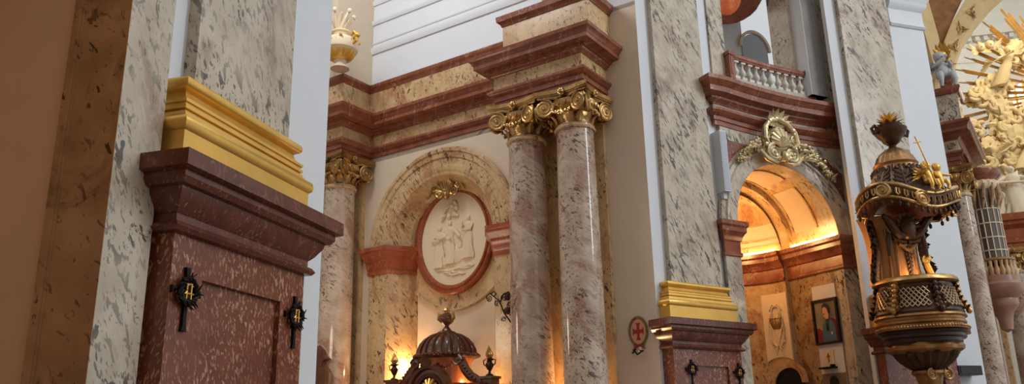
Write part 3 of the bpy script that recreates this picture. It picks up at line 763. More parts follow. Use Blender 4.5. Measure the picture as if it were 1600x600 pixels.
# reinforcing arch between passage and apse
m = MB(); m.arc(B2f, UB, ZB, [(AR_-.0, PD-.06), (AR_-.0, PD+.28), (RB+.02, PD+.28), (RB+.02, PD-.06)], 0, PI, 40)
struct('trim_22', m, M['marble_w'])
# apse cornice
m = MB(); m.grid([[ap(AR_-d*1.1, t, z) for d, z in IMPB if 1] for t in ARC0(0, PI, 32)], cv=True, cap=True); m.build('apse_cornice', M['red_cor'], ta)
# cove light strips lying on the cornices
em, nt, bb = newmat('warm_led'); bb.inputs['Emission Color'].default_value = (1, .56, .18, 1); bb.inputs['Emission Strength'].default_value = 34; bb.inputs['Base Color'].default_value = (1, .8, .5, 1)
m = MB(); m.tube([ap(AR_-.10, t, 5.80) for t in ARC0(.1, PI-.1, 30)], .018, 6); o = m.build('cove_light', em); tag(o, 'warm light strip lying on the curved apse cornice in the niche', 'light strip')
m = MB(); m.tube([B2f.w(UB+RB-.10, v, 5.80) for v in ARC0(-.1, -1.6, 8)], .018, 6); o = m.build('cove_light', em); tag(o, 'warm light strip lying on the straight right cornice in the niche', 'light strip')
m = MB(); m.tube([B2f.w(UB-RB+.10, v, 5.80) for v in ARC0(-.1, -1.6, 8)], .018, 6); o = m.build('cove_light', em); tag(o, 'warm light strip lying on the straight left cornice in the niche', 'light strip')
# ------------------------------------------------ portrait on the right reveal
REV = Fr(B2f.w(UB+RB, 0, 0), 63+180+90)      # u runs into the niche (azimuth 333), v towards the passage?
if REV.n[0]*B2f.u[0]+REV.n[1]*B2f.u[1] > 0: pass
RV = Fr(B2f.w(UB+RB, 0, 0), 63+90)           # u runs out of the niche towards us, v points into the passage
q = [RV.hit(x, y, .0) for x, y in ((1268, 472), (1308, 463), (1317, 535), (1280, 540))]
ul = (q[0][0]+q[3][0])/2; ur = (q[1][0]+q[2][0])/2; zt = (q[0][1]+q[1][1])/2; zb = (q[2][1]+q[3][1])/2
m = MB(); m.box(RV, ul+.02, ur-.02, -.02, .012, 1.2, zt+.32); struct('trim_30', m, M['white_s'])
t = thing('framed_portrait', 'black framed portrait of a man in blue uniform inside the niche', 'picture', RV.w((ul+ur)/2, .03, zb))
fw_ = .05
m = MB()
for a, b_, c_, d_ in ((ul, ur, zb, zb+fw_), (ul, ur, zt-fw_, zt), (ul, ul+fw_, zb+fw_, zt-fw_), (ur-fw_, ur, zb+fw_, zt-fw_)):
    m.box(RV, a, b_, .012, .07, c_, d_)
m.build('frame', M['black'], t)
Wp, Hp = ur-ul-2*fw_, zt-zb-2*fw_
pc = lambda x, y: (ul+fw_+x*Wp, zb+fw_+y*Hp)
paint = lambda n, c: plain(n, srgb(*c), .5)
def flat(name, pts, v, mat, par): m = MB(); m.prism(RV, [pc(*p) for p in pts], v-.004, v); return m.build(name, mat, par, ang=0)
bgm, nt, b5 = newmat('portrait_backdrop'); NN = NT(nt); NN.L(NN.mix(NN.ramp(NN.noise(NN.pos(), 1.2, 3), .35, .65), srgb(150, 142, 120), srgb(92, 84, 68)), b5.inputs['Base Color'])
cv = flat('canvas', [(0, 0), (1, 0), (1, 1), (0, 1)], .03, bgm, t)
flat('chair_back', [(0, 0), (.30, 0), (.25, .30), (.1, .36), (0, .34)], .033, paint('painted_crimson', (122, 36, 34)), cv)
flat('cloak', [(.62, 0), (1, 0), (1, .42), (.93, .52), (.72, .58), (.6, .5)], .033, paint('painted_maroon', (88, 34, 36)), cv)
flat('uniform', [(.26, 0), (.27, .22), (.30, .40), (.42, .50), (.50, .54), (.64, .56), (.80, .48), (.86, .36), (.88, .0)], .037, paint('painted_blue', (66, 96, 122)), cv)
flat('collar', [(.46, .50), (.52, .58), (.64, .58), (.66, .50), (.56, .46)], .041, paint('painted_collar', (44, 52, 60)), cv)
flat('head', [(.50, .56), (.47, .60), (.42, .62), (.40, .66), (.37, .68), (.40, .74), (.40, .82), (.46, .88), (.60, .88), (.66, .78), (.66, .66), (.62, .56)], .045, paint('painted_skin', (196, 148, 118)), cv)
flat('hair', [(.38, .82), (.40, .90), (.50, .95), (.64, .93), (.71, .84), (.70, .72), (.66, .68), (.63, .72), (.61, .80), (.52, .86), (.44, .85)], .049, paint('painted_hair', (40, 28, 22)), cv)
flat('moustache', [(.385, .69), (.48, .695), (.47, .665), (.40, .67)], .049, paint('painted_brown', (62, 40, 30)), cv)
flat('order_star', [(.70+.05*cos(a)*(1 if i % 2 else .5), .20+.04*sin(a)*(1 if i % 2 else .5)) for i, a in enumerate(ARC0(0, 2*PI, 16)[:-1])], .041, paint('painted_silver', (206, 200, 176)), cv)
for i in range(3): flat('tassel', [(.46+.05*i, .26), (.50+.05*i, .27), (.51+.05*i, .42), (.48+.05*i, .48)], .041, paint('painted_tassel', (24, 26, 30)), cv)
# relic plaque with small shelf below, and a second dark picture
q = [RV.hit(x, y, .0) for x, y in ((1287, 548), (1305, 545), (1307, 576), (1289, 578))]
a, b_ = q[0][0], q[2][0]
t = thing('small_plaque', 'small cream plaque with a little cross on a shelf below the portrait', 'plaque', RV.w((a+b_)/2, .03, q[2][1]))
m = MB(); m.box(RV, a, b_, .012, .035, q[3][1]+.05, q[0][1]); m.build('plate', M['cream_p'], t)
m = MB(); cx_ = (a+b_)/2; cz_ = (q[0][1]+q[3][1])/2+.04; m.box(RV, cx_-.012, cx_+.012, .035, .05, cz_-.10, cz_+.10); m.box(RV, cx_-.05, cx_+.05, .035, .05, cz_+.02, cz_+.045); m.build('cross', M['gold_d'], t)
m = MB(); m.box(RV, a-.06, b_+.05, .012, .16, q[3][1]+.01, q[3][1]+.05); m.box(RV, b_-.05, b_+.03, .05, .13, q[3][1]+.05, q[3][1]+.10); m.build('shelf', M['iron'], t)
q = [RV.hit(x, y, .0) for x, y in ((1286, 585), (1322, 582))]
t = thing('lower_picture', 'unframed greyish picture with a dark head, cut by the bottom edge', 'picture', RV.w((q[0][0]+q[1][0])/2, .03, q[0][1]-1))
m = MB(); m.box(RV, q[0][0], q[1][0], .012, .03, q[0][1]-1.0, q[0][1]); m.build('canvas', plain('greyish_brown', srgb(120, 100, 86), .6), t)
m = MB(); cc = ((q[0][0]+q[1][0])/2, q[0][1]-.2); m.prism(RV, [(cc[0]+.13*cos(a), cc[1]+.15*sin(a)) for a in ARC0(0, 2*PI, 20)[:-1]], .03, .036); m.prism(RV, [(cc[0]-.24, cc[1]-.7), (cc[0]+.24, cc[1]-.7), (cc[0]+.2, cc[1]-.22), (cc[0], cc[1]-.12), (cc[0]-.2, cc[1]-.22)], .03, .035); m.build('painted_head', M['black'], t)
# ------------------------------------------------ crown relief on the apse wall
ta_ = radians(38)
fc = B2f.w(UB+AR_*cos(ta_), PD-AR_*sin(ta_), 0)
def vonu_t(px):      # angle on the apse wall seen at pixel column px (about row 500)
    best = min(ARC0(0, PI*.6, 400), key=lambda t: abs(pxof(ap(AR_, t, 4))[0]-px)); return best
def pxof(p):
    v = (p[0], p[1], p[2]-EYE); c = [v[0]*RTc[i]+v[1]*FWc[i]+v[2]*UPc[i] for i in range(3)]
    return (800+FPX*c[0]/-c[2], 300-FPX*c[1]/-c[2])
t1_, t0_ = vonu_t(1206), vonu_t(1240)
print('apse angles', degrees(t0_), degrees(t1_))
t1_ = max(t1_, t0_+.5)
tm = (t0_+t1_)/2
t = thing('crown_relief', 'white stucco panel with a gold crown and crossed palm branches in the niche', 'relief', ap(AR_-.03, tm, 3.0))
Zt, Zb = 4.75, 3.2
m = MB(); m.grid([[ap(AR_-.03, a, Zb-.10*(1-(2*i/10-1)**2)*-1-.05), ap(AR_-.03, a, Zt), ap(AR_+.02, a, Zt), ap(AR_+.02, a, Zb)] for i, a in enumerate(ARC0(t0_, t1_, 10))], cv=True, cap=True)
m.build('panel', M['stucco'], t)
AP = lambda x, z, r=.05: ap(AR_-r, tm-(x)*(t1_-t0_)/2, z)
m = MB()
rows = []
for i in range(13):
    x = -.40+.80*i/12; rows.append([AP(x*.85, 3.90, .04), AP(x*.88, 3.97, .09), AP(x*1.08, 4.0+(.13 if i % 3 == 0 else 0), .11), AP(x, 3.97, .04)])
m.grid(rows, cv=True, cap=True)
for i in range(5): m.ball(AP(-.43+.216*i, 4.15, .10), .03, 7, 5)
m.build('crown', M['gold_d'], t)
m = MB()
for s in (-1, 1):
    m.tube([AP(s*(.52*sin(a)), 3.85-.33*cos(a)*1.1, .05) for a in ARC0(.1, 2.6, 14)], .016, 6)
    for a in ARC0(.2, 2.5, 11):
        leaf(m, AP(s*.50*sin(a), 3.85-.36*cos(a), .05), AP(s*.68*sin(a+.25), 3.85-.50*cos(a+.25), .07), n3, .03, .1, 3, 1, .004)
    m.tube([AP(s*.5, 4.35, .05), AP(s*.2, 4.5, .06), AP(-s*.15, 4.42, .05)], .02, 6)
    m.tube([AP(-s*.3, 3.3, .05), AP(s*.2, 3.75, .06), AP(s*.45, 4.0, .05)], .018, 6)
m.tube([AP(.36*cos(a), 4.25+.22*sin(a), .05) for a in ARC0(0, PI, 12)], .02, 6)
m.build('branches', M['stucco'], t)
m = MB()
tt = vonu_t(1228)
m.grid([[ap(AR_-.09, tt+.30*cos(a), 2.62+.36*sin(a)), ap(AR_-.09, tt+.40*cos(a), 2.62+.48*sin(a)), ap(AR_, tt+.40*cos(a), 2.62+.48*sin(a)), ap(AR_, tt+.30*cos(a), 2.62+.36*sin(a))] for a in ARC0(0, PI, 20)], cv=True, cap=True)
o = m.build('doorway_arch', M['marble_w'], None); tag(o, 'low marble arch over the dark opening at foot of the niche', 'arch')
m = MB(); m.grid([[ap(AR_-.02, tt-.3, 0), ap(AR_-.02, tt-.3, 2.6)]]+[[ap(AR_-.02, tt+.3*cos(a), 0), ap(AR_-.02, tt+.3*cos(a), 2.62+.36*sin(a))] for a in ARC0(0, PI, 16)]); struct('doorway_dark_1', m, M['black'])  # black sheet painting the darkness inside the low opening
# ------------------------------------------------ loggia behind the balustrade
def vo(px, py, u):
    r = ray(px, py); ox, oy = B2f.o[0]+B2f.u[0]*u, B2f.o[1]+B2f.u[1]*u
    return -(ox*r[1]-oy*r[0])/(B2f.n[0]*r[1]-B2f.n[1]*r[0])
uj = 2.86
jv = [vo(x, 90, uj) for x in (1262, 1244, 1212, 1194)]
print('loggia jamb v', jv)
m = MB(); m.box(B2f, uj, uj+.5, jv[0], -.36, 9.1, 20); struct('wall_loggia_jamb', m, M['marble'])
m = MB(); m.box(B2f, uj-.01, uj+.5, jv[1], jv[0], 9.1, 20); struct('wall_loggia_strip', m, M['white'])
m = MB(); m.box(B2f, uj-.1, uj+.5, jv[2], jv[1], 9.1, 20); struct('wall_loggia_inner', m, M['marble'])
vb = jv[3]
m = MB(); m.box(B2f, -1.5, uj+.5, vb-1.5, vb-1.2, 9.1, 20); struct('wall_loggia_back', m, M['white'])
m = MB(); m.box(B2f, -1.5, uj+.5, vb-1.2, -.36, 9.0, 9.12); struct('floor_loggia', m, M['marble'])
m = MB(); m.box(B2f, -1.8, -1.5, vb-1.2, -.36, 9.1, 20); struct('wall_loggia_left', m, M['marble_w'])
VB = vb-1.2
pA = B2f.hit(1181, 88, VB); pt = B2f.hit(1182, 56, VB); pl = B2f.hit(1160, 85, VB); pr = B2f.hit(1200, 98, VB)
print('loggia', pA, pt, pl, pr)
rw = abs(pr[0]-pl[0])/2; cz = pt[1]-rw; cu = (pl[0]+pr[0])/2
m = MB(); m.prism(B2f, [(cu-rw, 9.12), (cu+rw, 9.12)]+[(cu+rw*cos(a), cz+rw*sin(a)) for a in ARC0(0, PI, 20)], VB, VB+.03); o = m.build('window_1', plain('grey_glass', srgb(150, 154, 158), .2), None); o['kind'] = 'structure'
m = MB(); m.arc(B2f, cu, cz, [(rw+.02, VB), (rw+.02, VB+.07), (rw+.10, VB+.07), (rw+.10, VB)], 0, PI, 24)
struct('trim_40', m, M['cream_p'])
pth = [at_z(x, y, 12.0)[:2] for x, y in ((1100, 34), (1120, 38), (1137, 38), (1150, 36), (1162, 31), (1173, 24), (1182, 15), (1188, 4), (1192, -12), (1194, -40))]
m = MB(); m.sweep(LOC, [(x, -y) for x, y in pth][::-1], [(-.5, 12.0), (0, 12.0), (.02, 12.12), (.10, 12.16), (.10, 12.3), (.22, 12.36), (.24, 12.46), (.36, 12.52), (.38, 12.7), (-.5, 12.72)])
o = m.build('loggia_cornice', M['red_w'], None); tag(o, 'curved orange red marble cornice high in the loggia behind the balcony', 'cornice')
# ------------------------------------------------ white column loudspeaker on the strip left of the arch
q0 = B2f.hit(1122, 215, -.2); q1 = B2f.hit(1131, 308, -.2)
t = thing('column_speaker', 'slim white column loudspeaker on the wall left of the niche arch', 'loudspeaker', B2f.w(.02, -.1, q1[1]))
m = MB(); m.box(B2f, -.20, -.03, -.30, .20, q1[1], q0[1]); m.build('housing', M['grey'], t)
m = MB(); m.box(B2f, -.185, -.045, .20, .206, q1[1]+.03, (q0[1]+q1[1])/2-.01); m.box(B2f, -.185, -.045, .20, .206, (q0[1]+q1[1])/2+.01, q0[1]-.03); m.build('grille', plain('pale_mesh', srgb(170, 176, 184), .6), t)
m = MB(); m.box(B2f, -.16, -.07, -.30, .1, q1[1]-.14, q1[1]); m.build('bracket', M['grey'], t)
# ================================================================== pulpit
PY = 16.3
pc0 = at_y(1430, 450, PY)
PF = Fr((pc0[0], pc0[1]), 76)
def axx(y): return pxof((pc0[0], pc0[1], 1))[0]
def pz(y):
    """height on the pulpit axis at image row y"""
    lo, hi = 0, 14
    for _ in range(40):
        mid = (lo+hi)/2
        if pxof((pc0[0], pc0[1], mid))[1] > y: lo = mid
        else: hi = mid
    return lo
def pr(px, y):
    """radius in metres of px pixels at the axis"""
    z = pz(y); v = (pc0[0], pc0[1], z-EYE); dpt = -(v[0]*RTc[2]+v[1]*FWc[2]+v[2]*UPc[2]); return px*dpt/FPX
def prof(pts): return [(pr(r, y), pz(y)) for r, y in pts]
o0 = (0, 0)
gilt = plain('dim_gilding', srgb(172, 128, 78), .38, .7, bump=.35, bscale=22, var=.5)
dk = plain('dark_gilt_carving', srgb(84, 60, 44), .38, .6, bump=.4, bscale=28, var=.5)
pw = plain('pulpit_red_wood', srgb(150, 92, 58), .35, .15, var=.35, coat=.2)
pw2 = plain('pulpit_pale_brown_wood', srgb(176, 142, 122), .45, .0, var=.3)
lat = plain('silver_gilt_lattice', srgb(196, 168, 130), .3, .85, var=.4)
pu = thing('pulpit', 'richly carved brown and gilt pulpit with tub, back panel and canopy', 'pulpit', PF.w(0, 0, pz(590)))
def pt(a, r, z): return PF.w(r*cos(a), r*sin(a), z)      # angle a: 90 deg = straight out of the wall
# --- tub
m = MB(); m.lathe(o0, prof([(0, 437), (58, 438), (61, 441), (62, 445), (58, 448), (55, 449)]), 48, fr=PF); tub_rim = m.build('tub_rim', M['gold_d'], pu)
wav = lambda r, z, t: r*(1+.035*cos(4*t))
m = MB(); m.lathe(o0, prof([(55, 449), (56, 452), (55, 456), (56, 466), (59, 478), (64, 488), (66, 492), (65, 496)]), 56, fn=wav, fr=PF)
tub = m.build('tub', dk, pu)
m = MB()                                                     # lattice panels between carved ribs
for k in range(5):
    a0 = -.15+k*1.0; 
    for s in (-1, 1):
        for i in range(-3, 10):
            P = []
            for f in ARC0(0, 1, 6):
                y = 456+30*f; x = (i*.12+s*f*.42)
                if not -.02 <= x <= .74: 
                    continue
                P.append(pt(a0+.12+x, pr(56+3.5*f+5*f*f, y)*(1+.035*cos(4*(a0+.12+x)))+.015, pz(y)))
            if len(P) > 1: m.tube(P, .012, 5)
m.build('lattice', lat, tub)
for k in range(6):
    a = -.15+k*1.0-.06; m = MB()
    for q, (y, w_, r) in enumerate(((452, 7, 56), (460, 9, 57), (468, 6, 58), (476, 8, 60), (484, 8, 64), (491, 10, 68))):
        for s in (-1, 1):
            leaf(m, pt(a, pr(r, y), pz(y)), pt(a+s*w_*.017, pr(r+4, y-6), pz(y-7)), Vector(pt(a, 1, 0))-Vector(pt(a, 0, 0)), .05, .15, 4, 3)
        m.ball(pt(a, pr(r+1, y), pz(y)), (.06, .06, .07), 8, 6)
    m.build('carved_rib', M['gold_d'] if k % 2 else dk, tub)
m = MB(); m.lathe(o0, prof([(62, 494), (67, 496), (68, 499), (64, 501), (64, 504), (66, 506), (66, 509), (63, 511), (64, 513), (69, 515), (69, 519), (64, 520)]), 56, fn=wav, fr=PF); m.build('gilt_band', gilt, tub)
m = MB(); rope(m, [pt(a, pr(68.5, 517)*(1+.035*cos(4*a)), pz(516)) for a in ARC0(-.4, PI+.4, 60)], .028); m.build('bead_row', gilt, tub)
m = MB(); m.lathe(o0, prof([(64, 519), (66, 523), (62, 526), (62, 530), (57, 532), (57, 537), (50, 540), (44, 541)]), 48, fn=wav, fr=PF); m.build('lower_moulding', plain('dark_wood', srgb(52, 38, 32), .35, .2), pu)
m = MB(); m.lathe(o0, prof([(44, 537), (51, 538), (54, 543), (53, 548), (46, 553), (38, 555)]), 56, fn=lambda r, z, t: r*(1+.05*cos(8*t)), fr=PF); m.build('gilt_bowl', gilt, pu)
m = MB(); m.lathe(o0, prof([(46, 553), (44, 558), (38, 566), (30, 573), (24, 577), (20, 580)]), 64, fn=lambda r, z, t: r*(1+.05*cos(20*t)), fr=PF); m.build('fluted_corbel', dk, pu)
m = MB()
m.lathe(o0, prof([(20, 578), (25, 580), (25, 584), (20, 588), (17, 600), (13, 630), (5, 660), (0, 662)]), 24, fr=PF)
for s in (-1, 1):
    spiral(m, PF.w(s*pr(14, 585), pr(24, 585), pz(587)), Vector((PF.u[0], PF.u[1], 0))*s, (0, 0, 1), pr(9, 585), 1.8, .03, .015, PI/2, -1)
m.build('scroll_bracket', gilt, pu)
# --- back panel between tub and canopy
BPv = -pr(26, 400)
def bp(hw, y): return (pr(hw, y), pz(y))
m = MB(); rows = []
sh = [(43, 440), (41, 430), (39, 415), (38, 400), (38, 385), (39, 370), (42, 355), (46, 343), (50, 334)]
for hw, y in sh:
    w_ = pr(hw, y); z = pz(y)
    rows.append([PF.w(w_*x, BPv+.38*(1-abs(x)**1.6)-.1+(.05 if .35 < abs(x) < .5 else 0), z) for x in ARC0(-1, 1, 18)]+[PF.w(w_*x, BPv-.3, z) for x in ARC0(1, -1, 6)])
m.grid(rows, cv=True, cap=True)
back = m.build('back_panel', plain('orange_gilded_wood', srgb(186, 134, 82), .42, .4, var=.3), pu)
m = MB()
for s in (-1, 1):
    for x, rr in ((.42, .035), (.62, .03), (.90, .04)):
        m.tube([PF.w(s*x*pr(hw, y), BPv+.38*(1-abs(x)**1.6)-.08, pz(y)) for hw, y in sh[:7]], rr, 6)
m.tube([PF.w(x*pr(40, 385), BPv+.32, pz(y)) for x, y in ((-.42, 382), (-.25, 384), (-.12, 389), (0, 391), (.12, 389), (.25, 384), (.42, 382))], .035, 6)
m.build('panel_moulding', gilt, back)
m = MB()      # pendant ornament on the panel
for y, r in ((388, 3), (394, 6), (400, 7), (406, 5), (412, 4), (418, 3.5), (424, 2.5), (430, 1.5)):
    for s in (-1, 1):
        leaf(m, PF.w(0, BPv+.30, pz(y)), PF.w(s*pr(r, y), BPv+.33, pz(y-5)), Vector((PF.n[0], PF.n[1], 0)), .035, .1, 4, 3)
    m.ball(PF.w(0, BPv+.31, pz(y)), (.035, .03, .05), 7, 5)
m.build('pendant_ornament', dk, back)
m = MB()      # swags and shield at top of the panel
for s in (-1, 1):
    m.tube([PF.w(s*pr(x, y), BPv+.34+.02*i, pz(y)) for i, (x, y) in enumerate(((6, 371), (14, 369), (22, 363), (29, 354), (36, 345), (44, 340)))], [.04, .07, .09, .09, .07, .04], 8)
    m.tube([PF.w(s*pr(x, y), BPv+.30, pz(y)) for i, (x, y) in enumerate(((2, 377), (12, 377), (22, 373), (30, 366), (33, 384), (34, 400)))], [.05, .05, .06, .06, .05, .03], 8)
    for i in range(10): m.ball(PF.w(s*pr(10+3*i, 360), BPv+.36, pz(371-3*i+random.uniform(-2, 2))), random.uniform(.04, .07), 7, 5)
m.ball(PF.w(0, BPv+.35, pz(356)), (.20, .14, .26), 12, 8)
for i in range(8): leaf(m, PF.w(0, BPv+.38, pz(352)), PF.w(.3*cos(PI*i/7), BPv+.4, pz(354)+.3*sin(PI*i/7)), Vector((PF.n[0], PF.n[1], 0)), .06, .2)
m.build('drapery_swag', dk, back)
for s in (-1, 1):
    m = MB()
    for i in range(13):
        y = 348+i*7.2; x = 49-5*sin(i*.35)+(i*.15)
        for q in range(3):
            a_ = Vector(PF.w(s*pr(x-4, y), BPv+.02, pz(y))); 
            leaf(m, a_, PF.w(s*pr(x+random.uniform(2, 7), y), BPv+.06+.05*q, pz(y+random.uniform(-7, 7))), Vector((PF.n[0], PF.n[1], 0)), .07, .2, 4, 3)
        m.ball(PF.w(s*pr(x-2, y), BPv+.05, pz(y)), (.09, .07, .11), 8, 6)
    m.build('carved_wing', dk, back)
m = MB(); m.tube([PF.w(pr(x, y), BPv+.22, pz(y)) for x, y in ((33, 400), (35, 405), (38, 415), (42, 425), (48, 434), (55, 438))], [.03, .05, .06, .06, .07, .04], 8)
spiral(m, PF.w(pr(34, 402), BPv+.26, pz(404)), Vector((PF.u[0], PF.u[1], 0)), (0, 0, 1), .1, 1.6, .03, .015)
m.build('side_scroll', M['gold'], back)
# --- canopy
cano = lambda r, z, t: r*(1+.07*cos(3*(t-PI/2)+PI))*(1 if sin(t) > -.2 else .8)
ZR = pz(327)
RC = pr(74, 327)
def rimz(t): return .13*cos(3*(t-PI/2)+PI)+.05*sin(t)
m = MB(); rows = []
for i in range(64):
    t = 2*PI*i/64; row = []
    for k, (rf, dz) in enumerate(((.93, -.02), (1.0, .02), (1.02, .10), (.98, .17), (.86, .24), (.70, .42), (.55, .62), (.44, .85), (.37, 1.02))):
        w_ = max(0, 1-k/6)
        row.append(PF.w(cano(RC*rf, 0, t)*cos(t) if k < 5 else RC*rf*cos(t), (cano(RC*rf, 0, t) if k < 5 else RC*rf)*sin(t)*.92, ZR+dz+rimz(t)*w_))
    rows.append(row)
m.grid(rows, cu=True); can = m.build('canopy', pw2, pu)
m = MB(); rows = []
for i in range(64):
    t = 2*PI*i/64
    rows.append([PF.w(cano(RC*rf, 0, t)*cos(t), cano(RC*rf, 0, t)*sin(t)*.92, ZR+dz+rimz(t)*w_) for rf, dz, w_ in ((.95, -.01, 1), (.80, .02, .8), (.6, .14, .5), (.3, .22, .2), (.02, .25, 0))])
m.grid(rows, cu=True); m.build('canopy_underside', pw, can)
def rim(t, f=1.0, dz=0): return PF.w(cano(RC*f, 0, t)*cos(t), cano(RC*f, 0, t)*sin(t)*.92, ZR+dz+rimz(t))
T = ARC0(-.5, PI+.5, 90)
m = MB(); m.grid([[rim(t, 1.0, -.08), rim(t, 1.035, -.06), rim(t, 1.05, .14), rim(t, 1.0, .17)] for t in T], cv=True, cap=True)
m.build('lambrequin_band', dk, can)
m = MB(); m.tube([rim(t, 1.04, .18) for t in T], .04, 8); m.tube([rim(t, 1.045, -.09) for t in T], .03, 8)
for i in range(0, 90, 3):
    t = T[i]; m.tube([rim(t-.022, 1.075, .10), rim(t-.03, 1.08, .0), rim(t, 1.08, -.04), rim(t+.03, 1.08, .0), rim(t+.022, 1.075, .10)], .017, 5)
m.build('band_ornament', M['gold_d'], can)
m = MB()
for i in range(0, 90, 3):
    t = T[i]; m.tube([rim(t, 1.03, -.10), rim(t, 1.03, -.16)], .012, 5); m.ball(rim(t, 1.03, -.2), (.035, .035, .055), 8, 6)
m.build('tassel_fringe', dk, can)['kind'] = 'stuff'
for a in (.5, PI*.5, PI-.4, 1.05, 2.1):
    m = MB(); d = Vector(PF.w(cos(a), sin(a), 0))-Vector(PF.w(0, 0, 0))
    b_ = Vector(PF.w(cos(a)*RC*.66, sin(a)*RC*.66, ZR+.40))
    s_ = d.cross(Vector((0, 0, 1)))
    t3 = Vector((-sin(a), cos(a), 0)); st = Vector(PF.w(t3.x, t3.y, 0))-Vector(PF.w(0, 0, 0))
    def onroof(f, side):                      # f: 0 at the rim .. 1 at the crown
        R_ = (.86, .70, .55, .44)[min(3, int(f*3))]; R2_ = (.70, .55, .44, .37)[min(3, int(f*3))]; g = f*3-int(f*3) if f < 1 else 0
        rf = R_*(1-g)+R2_*g; z_ = (.24, .42, .62, .85)[min(3, int(f*3))]*(1-g)+(.42, .62, .85, 1.02)[min(3, int(f*3))]*g
        return Vector(PF.w(cos(a)*RC*rf, sin(a)*RC*rf, ZR+z_))+st*side+d*.05
    m.tube([onroof(f, 0) for f in (0, .2, .4, .6, .8)], [.03, .03, .025, .02, .012], 6)
    for f in (.05, .22, .40, .58):
        for q in (-1, 1):
            leaf(m, onroof(f, 0), onroof(min(.95, f+.22), q*(.26-.20*f)), d, .055, .04, 5, 3)
    leaf(m, onroof(.7, 0), onroof(.95, 0), d, .05, .04, 5, 3)
    m.build('palm_leaf', dk, can)
for a, s in ((PI*.80, 1), (PI*.58, -1), (PI*.08, 1)):
    m = MB(); tdir = (Vector(rim(a+.01, 1))-Vector(rim(a, 1))).normalized(); c_ = Vector(rim(a, 1.09, .02))
    spiral(m, c_, tdir*s, (0, 0, 1), .15, 2, .03, .014, PI/2, 1); m.build('rim_scroll', M['gold_d'], can)
# crown drum
m = MB(); m.lathe(o0, prof([(33, 281), (35, 278), (33, 264), (31, 262), (33, 259), (30, 256), (26, 247), (20, 240), (13, 235), (9, 233)]), 56, fn=lambda r, z, t: r*(1+(.035*cos(16*t) if z > pz(258) else 0)), fr=PF); dr = m.build('crown_dome', gilt, pu)
m = MB()
for i in range(14):
    a = 2*PI*i/14
    m.tube([pt(a-.12, pr(34, 266), pz(266)), pt(a-.14, pr(36, 266), pz(274)), pt(a, pr(36, 266), pz(280)), pt(a+.14, pr(36, 266), pz(274)), pt(a+.12, pr(34, 266), pz(266))], .03, 5)
    m.ball(pt(a, pr(36, 266), pz(272)), .045, 7, 5)
m.build('lambrequin', dk, dr)
# urn on top
m = MB(); m.lathe(o0, prof([(9, 234), (6, 231), (5, 228), (8, 226), (13, 222), (14, 219), (20, 213), (24, 207), (25, 203), (22, 202), (18, 200), (19, 197), (16, 195)]), 40, fr=PF)
for s in (-1, 1): m.tube([PF.w(s*pr(22, 210), 0, pz(209)), PF.w(s*pr(30, 210), 0, pz(211)), PF.w(s*pr(33, 210), 0, pz(203)), PF.w(s*pr(27, 210), 0, pz(198)), PF.w(s*pr(24, 210), 0, pz(203))], .035, 6)
un = m.build('urn', dk, pu)
m = MB()
for k in range(3):
    for i in range(9):
        a = 2*PI*i/9+k*.3; r_ = (14, 19, 8)[k]; y1 = (186, 192, 179)[k]
        leaf(m, PF.w(0, 0, pz(197)), pt(a, pr(r_, 190), pz(y1)), Vector(pt(a, 1, 0))-Vector(pt(a, 0, 0)), .05, .25, 4, 3)
m.build('flame_leaves', M['gold'], un)
# --- gilt putti on the canopy
def putto(mb, M4, h, arms, sd):
    k0 = len(mb.v); H = h
    mb.ball((0, 0, .80*H), (.13*H, .135*H, .15*H), 12, 9); mb.ball((0, .03*H, .85*H), (.14*H, .13*H, .13*H), 10, 7); mb.ball((0, -.135*H, .79*H), (.02*H, .03*H, .025*H), 6, 4)
    mb.tube([(0, .02*H, .70*H), (0, .02*H, .60*H), (0, 0, .46*H), (0, 0, .34*H), (0, .02*H, .28*H)], [.07*H, .14*H, .15*H, .145*H, .10*H], 12)
    for s, (x, z) in zip((-1, 1), arms):
        mb.tube([(s*.11*H, 0, .62*H), (s*.2*H, -.05*H, .56*H), ((s*.2+x*.5)*H, -.15*H, (.52+z*.5)*H), ((s*.2+x)*H, -.2*H, (.52+z)*H)], [.06*H, .055*H, .05*H, .03*H], 8)
        mb.ball(((s*.2+x)*H, -.2*H, (.52+z)*H), .04*H, 8, 6)
        mb.tube([(s*.08*H, 0, .32*H), (s*.15*H, -.2*H, .30*H), (s*.16*H, -.24*H, .14*H), (s*.15*H, -.2*H, .02*H), (s*.16*H, -.27*H, 0)], [.09*H, .085*H, .06*H, .04*H, .03*H], 8)
        for q in range(5):
            leaf(mb, (s*.06*H, .12*H, .60*H), (s*(.26+.05*q)*H, .2*H, (.82-.12*q)*H), (0, 1, .2), .05*H, .1, 4, 2)
    for i in range(6): mb.ball((random.uniform(-.15, .15)*H, -.05*H, (.28+.03*i)*H), (.07*H, .09*H, .05*H), 8, 5)
    mb.tf(M4, k0)
